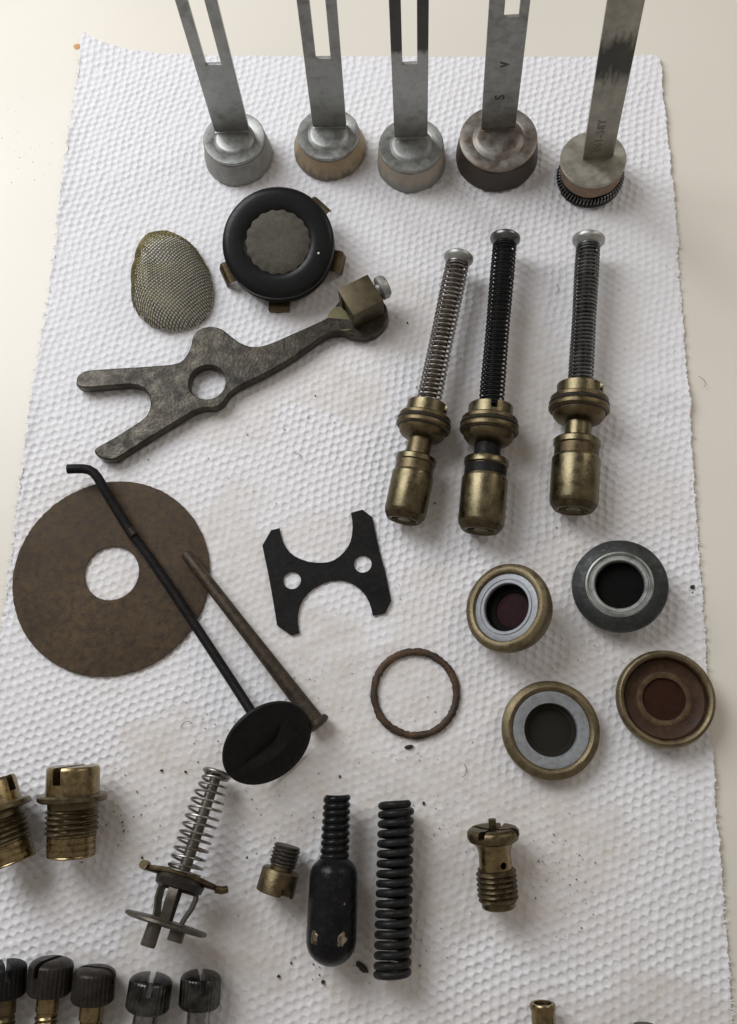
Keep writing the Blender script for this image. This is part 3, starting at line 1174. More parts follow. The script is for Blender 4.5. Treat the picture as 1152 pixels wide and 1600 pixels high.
# ---------------------------------------------------------------- three valves with long springs
def valve(label, A, B, hA, hB, u, r, wiremat, rodmat, rodr, coils, slot, neckmat, headmat, headr=23, wire=1.75, shaft_r=16.5, bow=0):
    a, b_ = P(*A, hA), P(*B, hB)
    M = frame(a, b_)
    root = thing('spring_valve', label, 'valve', M, 'brass valves with long springs')
    s = (b_ - a).length / math.hypot(B[0] - A[0], B[1] - A[1])
    uc, uf, un, ub, ue, L = u        # collar, flange, neck, barrel, chamfer, end
    rc, rf, rn, rb = r
    b = MB(s)
    b.lathe([(0, headr * .5), (0.5, headr * .86), (3, headr * .98), (6, headr), (9, headr * .97), (11.5, headr * .84), (14, headr * .70), (18, headr * .55)], 40, wob=.012)
    b.build('head', headmat, root)
    b = MB(s)
    b.lathe([(10, rodr), (uc + 6, rodr)], 24)
    b.build('rod', rodmat, root)
    b = MB(s)
    b.helix(16, uc + 3, coils, lambda k: shaft_r * (1 + .02 * math.sin(k * 9)), wire, 18, 7, end=1.6, wob=1.5)
    b.build('spring', wiremat, root)
    b = MB(s)
    b.lathe([(uc, rodr + 5), (uc, rc - 1.5), (uc + 1.5, rc), (uf + 1, rc), (uf + 1, rodr)], 56, wob=.01)
    col = b.build('slotted_collar', brass, root)
    Mz = Matrix.Rotation(math.radians(slot), 4, 'Z')
    cut(col, MB(s).box((rc * .8, 0, uc + 4), (rc * .95, 9, 18), M=Mz))
    w = un - uf
    b = MB(s)
    b.lathe([(uf, rc * .8), (uf, rf * .91), (uf + w * .05, rf * .95), (uf + w * .17, rf * .95), (uf + w * .21, rf * .89), (uf + w * .30, rf * .89), (uf + w * .34, rf * .97), (uf + w * .42, rf),
             (uf + w * .52, rf * .985), (uf + w * .57, rf * .93), (uf + w * .60, rf * .865), (uf + w * .80, rf * .82), (uf + w * .93, rf * .72), (un + 1, rn * 1.15), (un + 1, rn * .5)], 56, wob=.012)
    fl = b.build('flange', brass_dull, root)
    b = MB(s)
    for uo, ro, wo in ((uf + w * .26, rf * .925, w * .075), (uf + w * .575, rf * .90, w * .035)):
      b.tube([(ro * math.cos(t_), ro * math.sin(t_), uo) for t_ in np.linspace(0, 2 * math.pi, 56, endpoint=False)], wo, 8, closed=True)
    b.build('seal_ring', crud, fl)
    b = MB(s)
    b.lathe([(un - 2, rn), (ub + 1, rn)], 40, False, False, wob=.012)
    b.build('neck', neckmat, root)
    b = MB(s)
    g = (L - ub)
    b.lathe([(ub, rn * .8), (ub, rb * .92), (ub + g * .02, rb * .97), (ub + g * .09, rb * .97), (ub + g * .11, rb * .90), (ub + g * .24, rb * .90), (ub + g * .28, rb * .99), (ub + g * .30, rb), (L - 13, rb), (L - 11, rb * .985),
             (L, rb * .80), (L, rb * .60), (L - 5, rb * .55), (L - 5, rb * .34), (L - 1, rb * .30), (L - 1, rb * .1)], 56, wob=.008)
    brl = b.build('barrel', brass, root)
    b = MB(s)
    b.lathe([(ub + g * .11, rb * .5), (ub + g * .115, rb * .92), (ub + g * .245, rb * .92), (ub + g * .255, rb * .5)], 56, wob=.02)
    b.build('groove_band', neckmat if neckmat is not brass else brass_dark, brl)
    b = MB(s)
    b.lathe([(L - 8, rb * .965), (L - .5, rb * .815), (L + .8, rb * .77), (L + .8, rb * .66), (L - 3, rb * .62)], 56, False, False, wob=.01)
    b.build('end_ring', brass_dark, brl)


valve('spring valve with bright bare coils, shortest and leftmost of the three', (718, 398), (631, 813), 1.08, .76, (246, 266, 301, 329, 405, 424), (29.5, 40, 17.5, 30), steel_wire, rust_rod, 10.5, 33, 20, brass_dull, steel, 22.5)
valve('spring valve with all-black spring and oily black neck, middle of three', (790, 368), (751, 829), 1.12, .80, (277, 297, 335, 358, 440, 463), (32, 42.5, 19, 32.5), black_wire, black_iron, 11.5, 40, 85, black_iron, steel_grey, 23)
valve('spring valve with tight grey spring, rightmost and nearest the towel edge', (920, 370), (896, 797), 1.15, .82, (241, 261, 298, 324, 404, 428), (33, 43.5, 19, 34), steel_grey, dark_rod, 12, 39, 35, brass, steel, 24.5)


# ---------------------------------------------------------------- large washer, rods, plates
def washer():
    c = P(173.5, 900, .1)
    s = scale_at(c)
    n = 220
    ol = []
    for k in range(n):
        a = 2 * math.pi * k / n
        q = 155.5 * s * (1 + .006 * noise.noise((math.cos(a) * 1.5, math.sin(a) * 1.5, 0))) + random.uniform(-.012, .012)
        ol.append((q * math.cos(a), q * math.sin(a)))
    hole = circle(((174 - 173.5) * s, (900 - 895) * s), 43 * s, 90, .006)
    b = MB()
    b.prism(ol, [hole], 0, .07, .012)
    o_ = b.build('flat_washer', fibre_brown, sharp=16)
    o_.location = (c.x, c.y, .02)
    tag(o_, 'large flat brown fibre washer under the two thin rods', 'washer')


washer()


def bent_rod():
    pix = [(106, 733, .75), (116, 732.5, .75), (130, 732.5, .74), (139, 734, .72), (147, 739, .70), (154, 748, .67), (162, 762, .62), (172, 779, .55), (188, 805, .48), (206, 834, .42), (235, 873, .36), (262, 912, .34), (300, 969, .36), (340, 1030, .46), (370, 1076, .60), (395, 1115, .78), (412, 1142, .95)]
    pts = [P(x, y, h) for (x, y, h) in pix]
    n = facing(419, 1162, 44, .58, .80)
    s = scale_at(P(419, 1162, 1))
    cen = P(419, 1162, 75 * s * math.sqrt(1 - n.z ** 2) + .02)
    root = thing('bent_rod', 'long black bent rod ending in a tilted black round head', 'rod', Matrix.Translation(cen))
    b = MB()
    rr = [8.3 * s] * 6 + [8.4 * s] * 4 + [8 * s] * 7
    b.tube([p - cen for p in pts], rr, 16)
    b.build('shaft', black_iron, root)
    b = MB()
    q = P(207, 832, .50) - cen
    d = (pts[10] - pts[9]).normalized()
    b.lathe([(-.16, .02), (-.14, .13), (.14, .13), (.16, .02)], 16, M=frame(q, q + d) @ Matrix.Translation((0, .055, 0)))
    b.build('weld_nick', dark_rod, root)
    M = nframe(Vector((0, 0, 0)), n, CX * .80 + CY * .60)
    b = MB(s)
    b.lathe([(-4, 20), (-5, 60), (-4, 74), (-1, 75.5), (2, 74), (3, 71), (1.5, 60), (0, 20)], 72)
    hd_ = b.build('round_head', rubber_matt, root, M)
    # raised crease across the face, a curved lip with a shallow step
    b = MB(s)
    cur = [(-56, 4), (-40, 3), (-22, -1), (-4, -3), (12, -1), (28, 6), (38, 15)]
    vs = []
    for i, (x, y) in enumerate(cur):
        k = math.sin(math.pi * i / (len(cur) - 1)) * .9 + .1
        vs += [(x, y + .5, .2), (x, y, 6 * k), (x + 2, y - 16, 3.5 * k), (x + 5, y - 30, .2)]
    fs = []
    for i in range(len(cur) - 1):
        a, c_ = i * 4, i * 4 + 4
        for k in range(3):
            fs.append((a + k, a + k + 1, c_ + k + 1, c_ + k))
    b.add(vs, fs)
    b.build('face_lip', rubber_matt, hd_, sharp=25)
    b = MB(s)
    b.lathe([(-22, 9), (-4, 13)], 20)
    b.build('hub', black_iron, root, M)


bent_rod()


def brown_pin():
    a, b_ = P(290, 864, .42), P(497, 1131, .36)
    M = frame(a, b_)
    root = thing('tapered_pin', 'brown rusted tapered pin with flanged end under the black head', 'pin', M)
    L = math.hypot(207, 267)
    s = (b_ - a).length / L
    b = MB(s)
    b.lathe([(0, 5), (1.5, 8), (4, 9), (L * .5, 10.4), (L - 6, 12.8), (L - 6, 9)], 28, wob=.02)
    b.build('shank', rust_rod, root)
    b = MB(s)
    b.lathe([(L - 7, 10), (L - 6, 16), (L - 3, 18.5), (L + 2, 18.5), (L + 4, 15), (L + 4, 6)], 32, wob=.05)
    b.build('flange_end', rust_rod, root)


brown_pin()


def h_plate():
    HP = .09
    left_top = [(424, 828), (437, 825), (438.5, 834), (442, 846), (446.5, 854), (452, 862), (460, 868.5), (470, 873.5), (482, 877.5), (494, 879), (504, 879), (514, 878), (523, 874.5), (531, 869), (538.5, 861.5), (544.5, 853), (548, 845), (550, 836), (551, 824), (550.5, 813), (548.5, 801),
                (566.5, 796), (582, 808), (588.5, 841), (595, 868), (602, 892), (607, 916), (611.5, 939), (602, 958), (583, 962), (580, 950), (577, 941), (573, 933), (568, 926), (561, 919), (553, 913), (543, 908.5), (531, 906.5), (520, 907), (511, 909), (500, 913.5), (490, 919.5), (481, 927), (474, 936), (469, 946),
                (466, 957), (465, 972), (468, 989), (455, 992.6), (433, 977), (428, 946), (423.5, 920), (419, 895), (414, 872), (410, 852)]
    c = P(511, 893, HP)
    off = Vector((c.x, c.y))
    ol = [Vector(p) - off for p in px_outline(left_top, HP)]
    hs = []
    for (x, y) in ((456.5, 906.6), (567, 881)):
        q = P(x, y, HP)
        hs.append(circle((q.x - off.x, q.y - off.y), 13.8 * scale_at(q), 36))
    b = MB()
    b.prism(ol, hs, 0, HP - .02, .012)
    o_ = b.build('clamp_plate', black_iron, sharp=16)
    o_.location = (c.x, c.y, .02)
    tag(o_, 'thin black H shaped plate with two round holes', 'plate')


h_plate()


def gasket():
    c = P(649, 1083, .1)
    s = scale_at(c)
    root = None
    b = MB()
    n = 150
    pts = []
    vs = []
    seg = 8
    for k in range(n):
        a = 2 * math.pi * k / n
        nz = noise.noise((math.cos(a) * 2, math.sin(a) * 2, 5))
        n2 = noise.noise((math.cos(a) * 11, math.sin(a) * 11, 9))
        r = 64.5 * s * (1 + .012 * nz)
        w = (5.8 + 1.3 * nz + 1.3 * n2) * s
        z = .075 + .02 * nz
        for j in range(seg):
            t_ = 2 * math.pi * j / seg
            rr = r + w * math.cos(t_) * (1 + .10 * random.uniform(-1, 1))
            vs.append((rr * math.cos(a), rr * math.sin(a), z + .07 * math.sin(t_)))
    fs = []
    for k in range(n):
        k2 = (k + 1) % n
        for j in range(seg):
            j2 = (j + 1) % seg
            fs.append((k * seg + j, k2 * seg + j, k2 * seg + j2, k * seg + j2))
    b.add(vs, fs)
    o_ = b.build('ring_gasket', rust, sharp=60)
    o_.location = (c.x, c.y, .01)
    tag(o_, 'thin ragged brown ring gasket lying on its own', 'gasket')


gasket()


# ---------------------------------------------------------------- four cup seals
def seal(label, px, py, deg, dx, dy, R, parts, depth):
    n = facing(px, py, deg, dx, dy)
    if deg == 0:
        n = Vector((0, 0, 1))
    s = scale_at(P(px, py, .7))
    sn = math.sqrt(max(0, 1 - n.z * n.z))
    h = depth * s * n.z + R * s * .9 * sn
    M = nframe(P(px, py, h), n)
    root = thing('cup_seal', label, 'seal', M, 'four round cup seals with dark centres')
    for (name, prof, mat, kw) in parts:
        b = MB(s)
        b.lathe(prof, 72, **kw)
        b.build(name, mat, root)
    return root, s


CL = dict(closed=True)
OP = dict(cap0=False, cap1=False)
D0 = dict(cap0=False, cap1=True)
seal('brass rimmed seal tipped on edge with grey inner ring and purple centre', 788, 947, 30, -.88, -.45, 70, [
    ('brass_shell', [(-40, 54), (-40, 62), (-24, 68), (-12, 70), (-5, 68.5), (-1, 63.5), (0, 59), (-1.5, 55), (-5, 53), (-9, 52.5), (-9, 40), (-30, 40)], brass_matte, dict(closed=True, wob=.008)),
    ('grey_ring', [(-9, 54), (-6.5, 53), (-6, 49), (-6, 44.5), (-7.5, 44), (-7.5, 43), (-5.8, 42.5), (-5.8, 38.5), (-7, 37.5), (-12, 37.5), (-12, 53)], grey_ring, CL),
    ('lining', [(-11, 38), (-25, 36), (-27, 28), (-33, 27), (-33, 12)], black_hole, OP),
    ('centre_disc', [(-29, 27.5), (-28.5, 26), (-28.5, 8)], maroon, D0)], 38)
seal('dark oxidised seal with pale ring and black centre beside the towel edge', 968, 913, 11, -.1, -.9, 73, [
    ('dark_shell', [(-30, 58), (-30, 68), (-20, 72), (-14, 73.5), (-8, 72), (-4, 64), (0, 54), (0, 51), (-4, 50), (-26, 50)], dark_ring, dict(closed=True, wob=.006)),
    ('pale_ring', [(-4, 52), (1, 51.5), (2, 49), (.5, 46.5), (-1.5, 45.5), (-1.5, 44), (.2, 43), (.2, 39), (-1, 37.5), (-9, 36.5), (-9, 52)], steel_plate, CL),
    ('lining', [(-8, 37), (-18, 36.5), (-18, 14)], black_hole, D0)], 30)
seal('brass seal with wide grey ring and plain black centre, lowest of the four', 862, 1140, 0, 0, 0, 77, [
    ('brass_shell', [(-30, 58), (-30, 68), (-20, 74), (-12, 77), (-5, 76), (0, 70), (1, 66), (-1, 61.5), (-4, 59.5), (-26, 59)], brass_matte, dict(closed=True, wob=.006)),
    ('grey_ring', [(-5, 61), (-3, 59.5), (-2.5, 56), (-6, 44), (-6, 42), (-8, 41.2), (-14, 41), (-14, 60)], grey_ring, CL),
    ('lining', [(-10, 41.5), (-20, 41), (-21, 34), (-24, 33), (-24, 12)], olive_hole, D0)], 30)
seal('brass seal with rusty brown inside, overhanging the right towel edge', 1042, 1091, 12, .8, -.3, 74, [
    ('brass_shell', [(-34, 58), (-34, 68), (-26, 74), (-14, 76), (-5, 75), (-1, 72.5), (0, 70), (-1, 67), (-4, 64), (-10, 62.5), (-30, 61)], brass_matte, dict(closed=True, wob=.006)),
    ('rusty_cup', [(-6, 62.5), (-16, 60.5), (-19, 54), (-20, 44), (-20, 41)], rust_lining, OP),
    ('ochre_ring', [(-19.9, 43), (-19, 41.5), (-18.5, 37), (-20, 33.5), (-24, 32.5), (-24, 42)], ochre, dict(closed=True, wob=.018)),
    ('centre_disc', [(-21, 33.5), (-24, 31), (-24, 10)], red_lining, D0)], 34)


# ---------------------------------------------------------------- slotted brass plugs at the left
def plug(label, A, B, hA, hB, tw):
    a, b_ = P(*A, hA), P(*B, hB)
    M = frame(a, b_)
    L = math.hypot(B[0] - A[0], B[1] - A[1])
    s = (b_ - a).length / L
    k = L / 146
    root = thing('slotted_plug', label, 'plug', M, 'slotted brass plugs at the left edge')
    b = MB(s)
    b.lathe([(0, 30 * k), (0, 41 * k), (3 * k, 43.5 * k), (6 * k, 44 * k), (46 * k, 44 * k), (46 * k, 30 * k)], 56, wob=.008)
    hd = b.build('slotted_head', brass_bright, root)
    cut(hd, MB(s).box((0, 0, 6 * k), (120 * k, 15 * k, 44 * k), M=Matrix.Rotation(math.radians(tw), 4, 'Z')))
    b = MB(s)
    b.lathe([(45 * k, 40 * k), (45 * k, 54 * k), (48 * k, 57.5 * k), (54 * k, 57.5 * k), (57 * k, 54 * k), (58 * k, 40 * k)], 56, wob=.01)
    b.build('collar_flange', brass, root)
    b = MB(s)
    b.lathe([(56 * k, 40.5 * k), (68 * k, 40.5 * k)], 48)
    b.thread(66 * k, 112 * k, 44 * k, 4.5 * k, 8.6 * k, 48)
    b.build('thread', brass_dull, root)
    b = MB(s)
    pr = [(111 * k, 38 * k)]
    for i in range(3):
        u0 = (112 + i * 10.5) * k
        pr += [(u0, 38.5 * k), (u0 + 1 * k, 40 * k), (u0 + 8 * k, 40 * k), (u0 + 9 * k, 38.5 * k)]
    pr += [(144 * k, 39.5 * k), (146 * k, 38 * k), (146 * k, 30 * k), (140 * k, 28 * k)]
    b.lathe(pr, 48)
    b.build('grooved_end', brass_bright, root)


plug('slotted brass plug standing clear of the left frame edge, head up', (115, 1197), (111, 1338), 1.26, .98, 108)
plug('slotted brass plug half cut off by the left frame edge', (-16, 1222), (21, 1349), 1.25, .98, 20)


# ---------------------------------------------------------------- spring valve with cage and disc
def caged_valve():
    A, B = (340, 1206), (246, 1484)
    a, b_ = P(*A, .75), P(*B, 1.62)
    M = frame(a, b_)
    L = math.hypot(B[0] - A[0], B[1] - A[1])
    s = (b_ - a).length / L
    root = thing('caged_valve', 'small valve with open wire spring, pronged cross plate and round disc', 'valve', M)
    b = MB(s)
    b.helix(6, 172, 13.2, lambda k: 20 + 8 * min(1, k * 3.2), 2.3, 24, 8, end=.8, ph=2.0, wob=3)
    b.build('spring', steel_wire, root)
    b = MB(s)
    b.tube([(22 * math.cos(t_), 22 * math.sin(t_), 2 + 1.6 * t_ / 6.28) for t_ in np.linspace(0, 2.15 * math.pi, 40)], 4.0, 10)
    b.lathe([(0, 4), (0, 18), (5, 18), (8, 10)], 28)
    b.build('end_ring', steel_wire, root)
    b = MB(s)
    b.lathe([(4, 9.5), (176, 10.5)], 24)
    b.build('rod', steel_dark, root)
    b = MB(s)     # cross plate, wider than tall, with rolled prongs at the ends
    pl = smooth_closed([(-66, 9), (-40, 14), (-14, 25), (14, 25), (42, 13), (60, 10), (66, 0), (58, -10), (40, -13), (14, -25), (-14, -25), (-40, -14), (-66, -9)], 3)
    b.prism([tuple(p) for p in pl], (), 170, 178, 1.5, zf=lambda x, y: .0016 * x * x)
    b.build('cross_plate', brass_dark, root)
    for sg in (-1, 1):
        b = MB(s)
        if sg < 0:
            b.tube([(-66, 16, 178), (-64, 0, 178), (-66, -14, 177)], [7.5, 8, 7], 10)
        else:
            b.tube([(62, 10, 182), (72, 6, 181), (80, 2, 177)], [6, 6.5, 6], 10)
        b.build('prong', brass_dark, root)
    b = MB(s)     # shallow cup below the plate
    b.lathe([(178, 24), (180, 36), (186, 42), (197, 40), (202, 31), (200, 12)], 44)
    b.build('cup', dark_rod, root)
    for ang in (90, 210, 330):
        b = MB(s)
        ca, sa = math.cos(math.radians(ang)), math.sin(math.radians(ang))
        Mr = Matrix.Rotation(math.radians(ang), 4, 'Z')
        path = [(34, 192), (38, 206), (36, 222), (30, 238), (27, 250)]
        vs = []
        for (r, z) in path:
            vs += [(r, -8, z), (r, 8, z), (r - 4, 8, z), (r - 4, -8, z)]
        fs = []
        for i in range(len(path) - 1):
            for k in range(4):
                fs.append((i * 4 + k, i * 4 + (k + 1) % 4, i * 4 + 4 + (k + 1) % 4, i * 4 + 4 + k))
        b.add(vs, fs, Mr)
        b.build('cage_leg', steel_dark, root)
    b = MB(s)
    b.lathe([(198, 9), (256, 9)], 20)
    b.build('inner_stem', dark_rod, root)
    b = MB(s)
    b.lathe([(250, 26), (247, 40), (249, 66), (251, 70), (255, 70), (258, 62), (259, 30)], 64, wob=.01)
    b.build('valve_disc', steel_dark, root)
    b = MB(s)
    b.lathe([(258, 12), (L - 2, 12.5), (L, 11), (L, 6)], 24, M=Matrix.Translation((-16, 6, 0)))
    b.build('stub', steel_dark, root)
    b = MB(s)
    b.box((24, 8, 266), (24, 14, 18), bev=2)
    b.build('lug', steel_dark, root)


caged_valve()


# ---------------------------------------------------------------- small fitting, bulb, black spring, jet
def fitting():
    A, B = (450, 1321), (429.5, 1396)
    a, b_ = P(*A, .72), P(*B, .68)
    M = frame(a, b_)
    L = math.hypot(B[0] - A[0], B[1] - A[1])
    s = (b_ - a).length / L
    root = thing('threaded_fitting', 'small dull brass fitting with dark thread left of the black bulb', 'fitting', M)
    b = MB(s)
    b.thread(0, 33, 23.5, 2.8, 6.2, 44)
    b.build('thread', crud, root)
    b = MB(s)
    b.lathe([(30, 19), (41, 19)], 36)
    b.build('neck', brass_dull, root)
    b = MB(s)
    b.lathe([(39, 18), (39, 29), (42, 31.5), (L - 1, 32), (L, 31), (L, 20)], 40, wob=.02)
    bd = b.build('body', brass_dull, root)
    cut(bd, MB(s).box((20, 22, L - 4), (15, 44, 20)))


fitting()


def bulb():
    A, B = (527, 1241), (516, 1511)
    a, b_ = P(*A, .92), P(*B, .92)
    M = frame(a, b_)
    L = math.hypot(B[0] - A[0], B[1] - A[1])
    s = (b_ - a).length / L
    root = thing('black_bulb', 'black round-bottomed bulb with ribbed neck left of the black spring', 'bulb', M)
    b = MB(s)
    b.lathe([(2, 20), (112, 22)], 30)
    b.helix(5, 104, 8.6, lambda k: 18 + 1.5 * k, 5.6, 26, 10, end=.7, wob=1.5)
    b.build('ribbed_neck', bulb_black, root)
    b = MB(s)
    pr = [(98, 17), (102, 22), (106, 27), (112, 33), (118, 37.5), (125, 39.5), (135, 40.3), (180, 41), (226, 41.5)]
    for k in range(1, 10):
        t_ = math.radians(90 * k / 9)
        pr.append((228 + 41.5 * math.sin(t_), 41.5 * math.cos(t_) + .01))
    b.lathe(pr, 56, wob=.008)
    bd_ = b.build('body', bulb_black, root)
    # places where the paint is rubbed off to bright metal
    def rad(uu):
        if uu >= 228:
            return math.sqrt(max(1, 41.5 ** 2 - (uu - 228) ** 2)) + .7
        return (41.6 if uu > 135 else 36.5 + (uu - 118) * .25) + .7
    for (ang, u, w, hgt) in ((128, 222, 8, 13), (62, 224, 10, 12), (112, 122, 15, 2.5), (62, 124, 7, 4), (58, 170, 1.6, 3)):
        b = MB(s)
        rg = random.Random(int(ang * 7 + u))
        N = 18
        vs = []
        fs = []
        jit = [rg.uniform(.65, 1.15) for _ in range(N)]
        for ring in (1.0, .66, .33):
            for i in range(N):
                t_ = 2 * math.pi * i / N
                uu = u + hgt * ring * jit[i] * math.sin(t_)
                th_ = math.radians(ang) + w * ring * jit[i] * math.cos(t_) / 41
                r_ = rad(uu) - (.9 if ring == 1 else 0)
                vs.append((r_ * math.cos(th_), r_ * math.sin(th_), uu))
        vs.append((rad(u) * math.cos(math.radians(ang)), rad(u) * math.sin(math.radians(ang)), u))
        for k in range(2):
            fs += [(k * N + i, k * N + (i + 1) % N, (k + 1) * N + (i + 1) % N, (k + 1) * N + i) for i in range(N)]
        fs += [(2 * N + i, 2 * N + (i + 1) % N, 3 * N) for i in range(N)]
        b.add(vs, fs)
        b.build('worn_patch', worn_brass, bd_)


bulb()


def black_spring():
    A, B = (619.5, 1249), (613, 1531)
    a, b_ = P(*A, .70), P(*B, .72)
    M = frame(a, b_)
    L = math.hypot(B[0] - A[0], B[1] - A[1])
    s = (b_ - a).length / L
    b = MB(s)
    b.helix(6.4, L - 6.4, 17.4, 25, 6.5, 28, 12, end=.9, ph=.6, wob=1.6)
    o_ = b.build('coil_spring', spring_black, None, M)
    tag(o_, 'thick black coil spring lying right of the black bulb', 'spring')


black_spring()


def jet():
    A, B = (769, 1279), (779.5, 1418)
    a, b_ = P(*A, 1.16), P(*B, .70)
    M = frame(a, b_)
    L = math.hypot(B[0] - A[0], B[1] - A[1])
    s = (b_ - a).length / L
    root = thing('brass_jet', 'brass jet with thin top pin, notched head and dark thread', 'jet', M)
    b = MB(s)
    b.lathe([(0, 4.5), (.6, 6.2), (26, 6.2)], 20)
    b.build('pin', brass, root)
    b = MB(s)
    b.lathe([(17, 18), (14, 32), (15, 38), (19, 42), (26, 43), (33, 40.5), (37, 34), (37, 20)], 48, wob=.03)
    hd = b.build('notched_head', brass_dull, root)
    cut(hd, MB(s).box((0, 0, 15), (110, 11, 20), M=Matrix.Rotation(math.radians(28), 4, 'Z')), MB(s).box((0, 0, 15), (110, 11, 20), M=Matrix.Rotation(math.radians(122), 4, 'Z')))
    b = MB(s)
    b.lathe([(35, 33), (41, 30), (47, 27.5), (53, 26), (80, 26.5)], 48)
    nk = b.build('waist', brass_bright, root)
    cut(nk, MB(s).lathe([(0, 5.5), (60, 5.5)], 20, M=Matrix.Translation((0, 0, 69)) @ Matrix.Rotation(math.radians(-24), 4, 'Z') @ Matrix.Rotation(math.radians(-90), 4, 'X') @ Matrix.Rotation(math.radians(0), 4, 'Z')))
    b = MB(s)
    b.thread(78, 130, 33, 4.5, 8.2, 44)
    b.build('thread', brass_dark, root)
    b = MB(s)
    b.lathe([(127, 27), (L - 2, 27), (L, 25), (L, 18)], 40)
    b.build('tip', brass, root)


jet()


# ---------------------------------------------------------------- knurled thumb screws along the bottom edge
def thumb_screw(label, A, ang, R, headmat, shankmat, sr, slot, thr, hl=56, hA=None):
    L = 190
    B = (A[0] + L * math.sin(math.radians(ang)), A[1] + L * math.cos(math.radians(ang)))
    s0 = scale_at(P(*A, .7))
    a, b_ = P(*A, hA or R * s0 + .06), P(*B, sr * s0 + .02)
    M = frame(a, b_)
    s = (b_ - a).length / L
    root = thing('thumb_screw', label, 'screw', M, 'knurled thumb screws along the bottom edge')
    b = MB(s)
    nk = 30

    def rf(u, t_):
        if u < 10:
            q = {0: .52, 2: .76, 5: .90, 8: .97}.get(u, .97)
            return R * q
        k = .5 + .5 * math.cos(nk * t_)
        return R * (1 - .055 * k)
    b.surf([0, 2, 5, 8, 12, hl - 5, hl - 1, hl], lambda u, t_: (rf(u, t_) if u < hl - 3 else R * (.90 if u < hl else .7)), nk * 4)
    hd = b.build('knurled_head', headmat, root, sharp=30)
    cut(hd, MB(s).box((0, 0, 4), (R * 3, R * .27, 40), M=Matrix.Rotation(math.radians(slot), 4, 'Z')))
    b = MB(s)
    b.lathe([(hl - 3, sr), (hl + 26, sr), (hl + 28, sr * .86), (hl + 32, sr * .86)], 36)
    b.build('shank', shankmat, root)
    b = MB(s)
    if thr:
        b.thread(hl + 30, L, sr, sr * .14, 9, 36)
    else:
        b.lathe([(hl + 30, sr * .98), (L, sr * .98)], 36)
    b.build('thread' if thr else 'plain_shank', shankmat, root)


thumb_screw('black knurled screw cut off by the lower left corner', (10, 1502), -3, 35, black_iron, brass_dull, 20, 60, True)
thumb_screw('dark knurled thumb screw with wide slot and threaded brass shank, second from the left', (82, 1498), -6, 37, dark_rod, brass_bright, 19, 112, True)
thumb_screw('dark knurled thumb screw with brass shank, third from the left, beside the steel ones', (149, 1511), -5, 36, dark_rod, brass_bright, 20, 8, True)
thumb_screw('dark knurled thumb screw with bright steel shank, fourth from the left', (238, 1524), -9, 37, knurl_steel, shank_steel, 20.5, 80, False)
thumb_screw('dark knurled thumb screw with bright steel shank, furthest right in the row', (315, 1519), -4, 35, knurl_steel, shank_steel, 19, 72, False)


def tube_end():
    a, b_ = P(848, 1567, .62), P(855, 1700, .5)
    M = frame(a, b_)
    s = scale_at(a)
    root = thing('brass_tube', 'brass tube end with open rim poking in at the bottom edge', 'tube', M)
    b = MB(s)
    b.lathe([(0, 14), (0, 18.5), (2, 20), (8, 20), (11, 18.5), (130, 18.5), (130, 14), (20, 13), (4, 13.5)], 40, closed=True)
    b.build('tube_wall', brass_bright, root)
    b = MB(s)
    b.lathe([(14, 13.6), (14.5, 5)], 32, False, True)
    b.build('bore_plug', steel_stain, root)
    a, b_ = P(1006, 1600, .45), P(1014, 1700, .45)
    M = frame(a, b_)
    root = thing('brown_stud', 'top of a dark brown stud just showing at the bottom right edge', 'stud', M)
    b = MB(s)
    b.lathe([(0, 10), (0, 15), (2, 17), (10, 17.5), (100, 17.5)], 36)
    b.build('stud_body', brass_dark, root)
    b = MB(s)
    b.lathe([(12, 17), (13, 22), (20, 22), (22, 17)], 36)
    b.build('stud_collar', brass_dark, root)


tube_end()


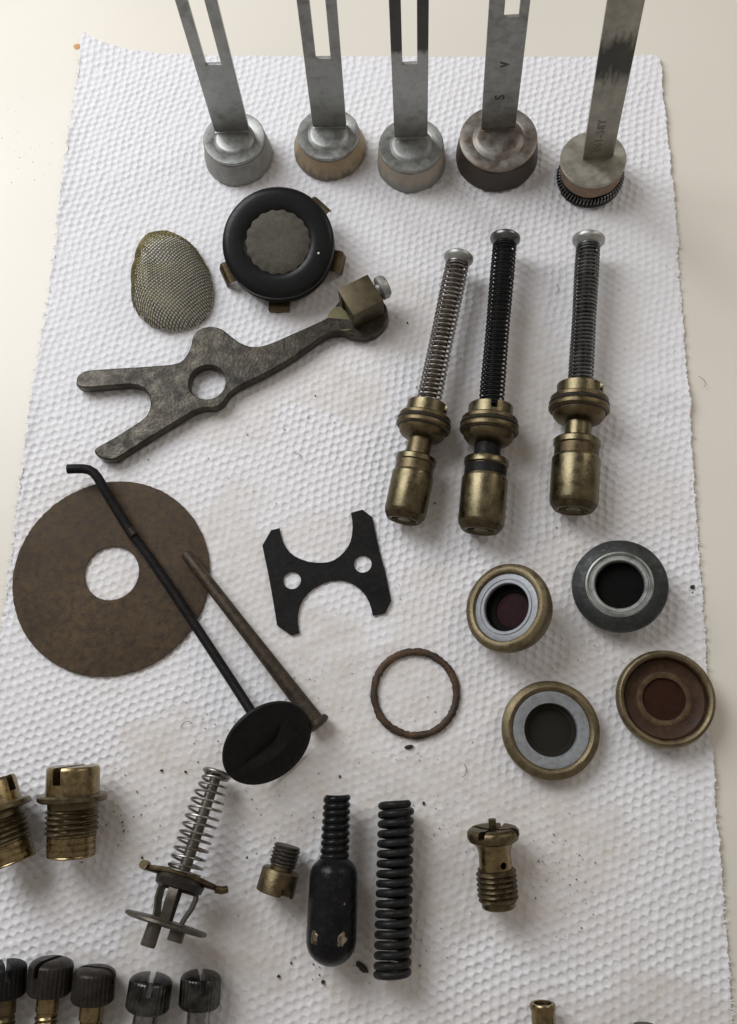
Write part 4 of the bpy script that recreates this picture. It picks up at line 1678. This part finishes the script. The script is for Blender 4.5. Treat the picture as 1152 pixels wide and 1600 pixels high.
# ---------------------------------------------------------------- dirt
def dirt():
    b = MB()
    spots = []
    for (cx, cy, sx, sy, n, big) in [(640, 1140, 90, 60, 40, 1), (880, 1350, 60, 70, 46, 1.2), (700, 1280, 90, 60, 34, 1), (450, 1250, 90, 70, 24, 1.2), (540, 1500, 90, 30, 22, 1.7), (490, 1060, 60, 60, 22, 1),
                                     (220, 1270, 80, 60, 22, 1.3), (170, 1270, 30, 50, 12, 1.3), (660, 1480, 30, 60, 14, 1), (640, 540, 80, 120, 14, 1), (400, 700, 120, 60, 12, 1), (980, 600, 60, 130, 14, .9),
                                     (620, 900, 80, 80, 16, .9), (920, 1010, 100, 80, 16, .9), (1060, 1290, 40, 80, 14, .8), (1080, 930, 25, 30, 10, 1), (330, 1150, 60, 60, 14, 1.2), (600, 760, 200, 150, 14, .8), (500, 1400, 350, 120, 40, .9)]:
        for k in range(n):
            x = random.gauss(cx, sx * .6)
            y = random.gauss(cy, sy * .6)
            spots.append((x, y, big * random.choice([.010, .010, .011, .013, .016, .021])))
    for (x, y, r) in [(493, 618, .03), (445, 671, .03), (432, 787, .025), (637, 504, .04), (680, 786, .04), (870, 824, .03), (232, 718, .03), (222, 1340, .04), (386, 1340, .04), (531, 1213, .05), (505, 1535, .07), (436, 1526, .06), (662, 1255, .06), (290, 1206, .05), (252, 1204, .05)]:
        spots.append((x, y, r))
    for (x, y, r) in spots:
        if not (5 < x < 1100 and 120 < y < 1600):
            continue
        p = P(x, y, .012)
        sh = [(math.cos(a) * r * random.uniform(.6, 1.3), math.sin(a) * r * random.uniform(.6, 1.3)) for a in np.linspace(0, 2 * math.pi, 6, endpoint=False)]
        vs = [(p.x + q[0], p.y + q[1], -.05) for q in sh] + [(p.x + q[0] * .7, p.y + q[1] * .7, .012 + r * .7) for q in sh]
        fs = [(i, (i + 1) % 6, 6 + (i + 1) % 6, 6 + i) for i in range(6)] + [tuple(range(6, 12)), tuple(range(5, -1, -1))]
        b.add(vs, fs)
    # specks on the bare table, upper left
    for k in range(30):
        x, y = random.gauss(40, 30), random.gauss(225, 40)
        p = P(x, y, TZ)
        r = random.choice([.012, .015, .02])
        b.lathe([(0, r), (r * .7, r * .6)], 6, M=Matrix.Translation((p.x, p.y, TZ - .002)))
    o_ = b.build('dirt_specks', speck)
    o_['kind'] = 'stuff'
    o_['label'] = 'black dirt specks scattered over the towel and table'
    for (x, y, r, st, ang, lab) in [(1082, 917, .07, 1.2, 20, 'black crumb near the right towel edge beside the dark seal'), (639, 1167, .07, 2.2, 10, 'small oval black crumb just below the ring gasket'), (566, 1511, .10, 2.4, -40, 'dark oily flake between the bulb and the black spring')]:
        p = P(x, y, .02)
        bb = MB()
        bb.lathe([(-.02, r * .5), (.0, r), (.03, r * .9), (.06, r * .4)], 12, wob=.8)
        o2 = bb.build('dirt_crumb', crud)
        o2.matrix_world = Matrix.Translation(p) @ Matrix.Rotation(math.radians(ang), 4, 'Z') @ Matrix.Diagonal((st, 1, 1, 1))
        tag(o2, lab, 'crumb', 'larger dirt crumbs on the towel')
    f = MB()
    for (x, y, l, a) in [(1100, 605, .45, 40), (868, 457, .35, 10), (722, 1214, .4, 10), (470, 720, .4, 60), (300, 1130, .4, 130)]:
        p = P(x, y, .03)
        pts = [p + Vector((math.cos(math.radians(a) + t_ * 1.2) * l * t_, math.sin(math.radians(a) + t_ * 1.2) * l * t_, .02 * math.sin(6 * t_))) for t_ in np.linspace(0, 1, 10)]
        f.tube(pts, .009, 4)
    o_ = f.build('lint_fibres', hair)
    o_['kind'] = 'stuff'
    o_['label'] = 'a few thin dark fibres lying on the towel'


dirt()
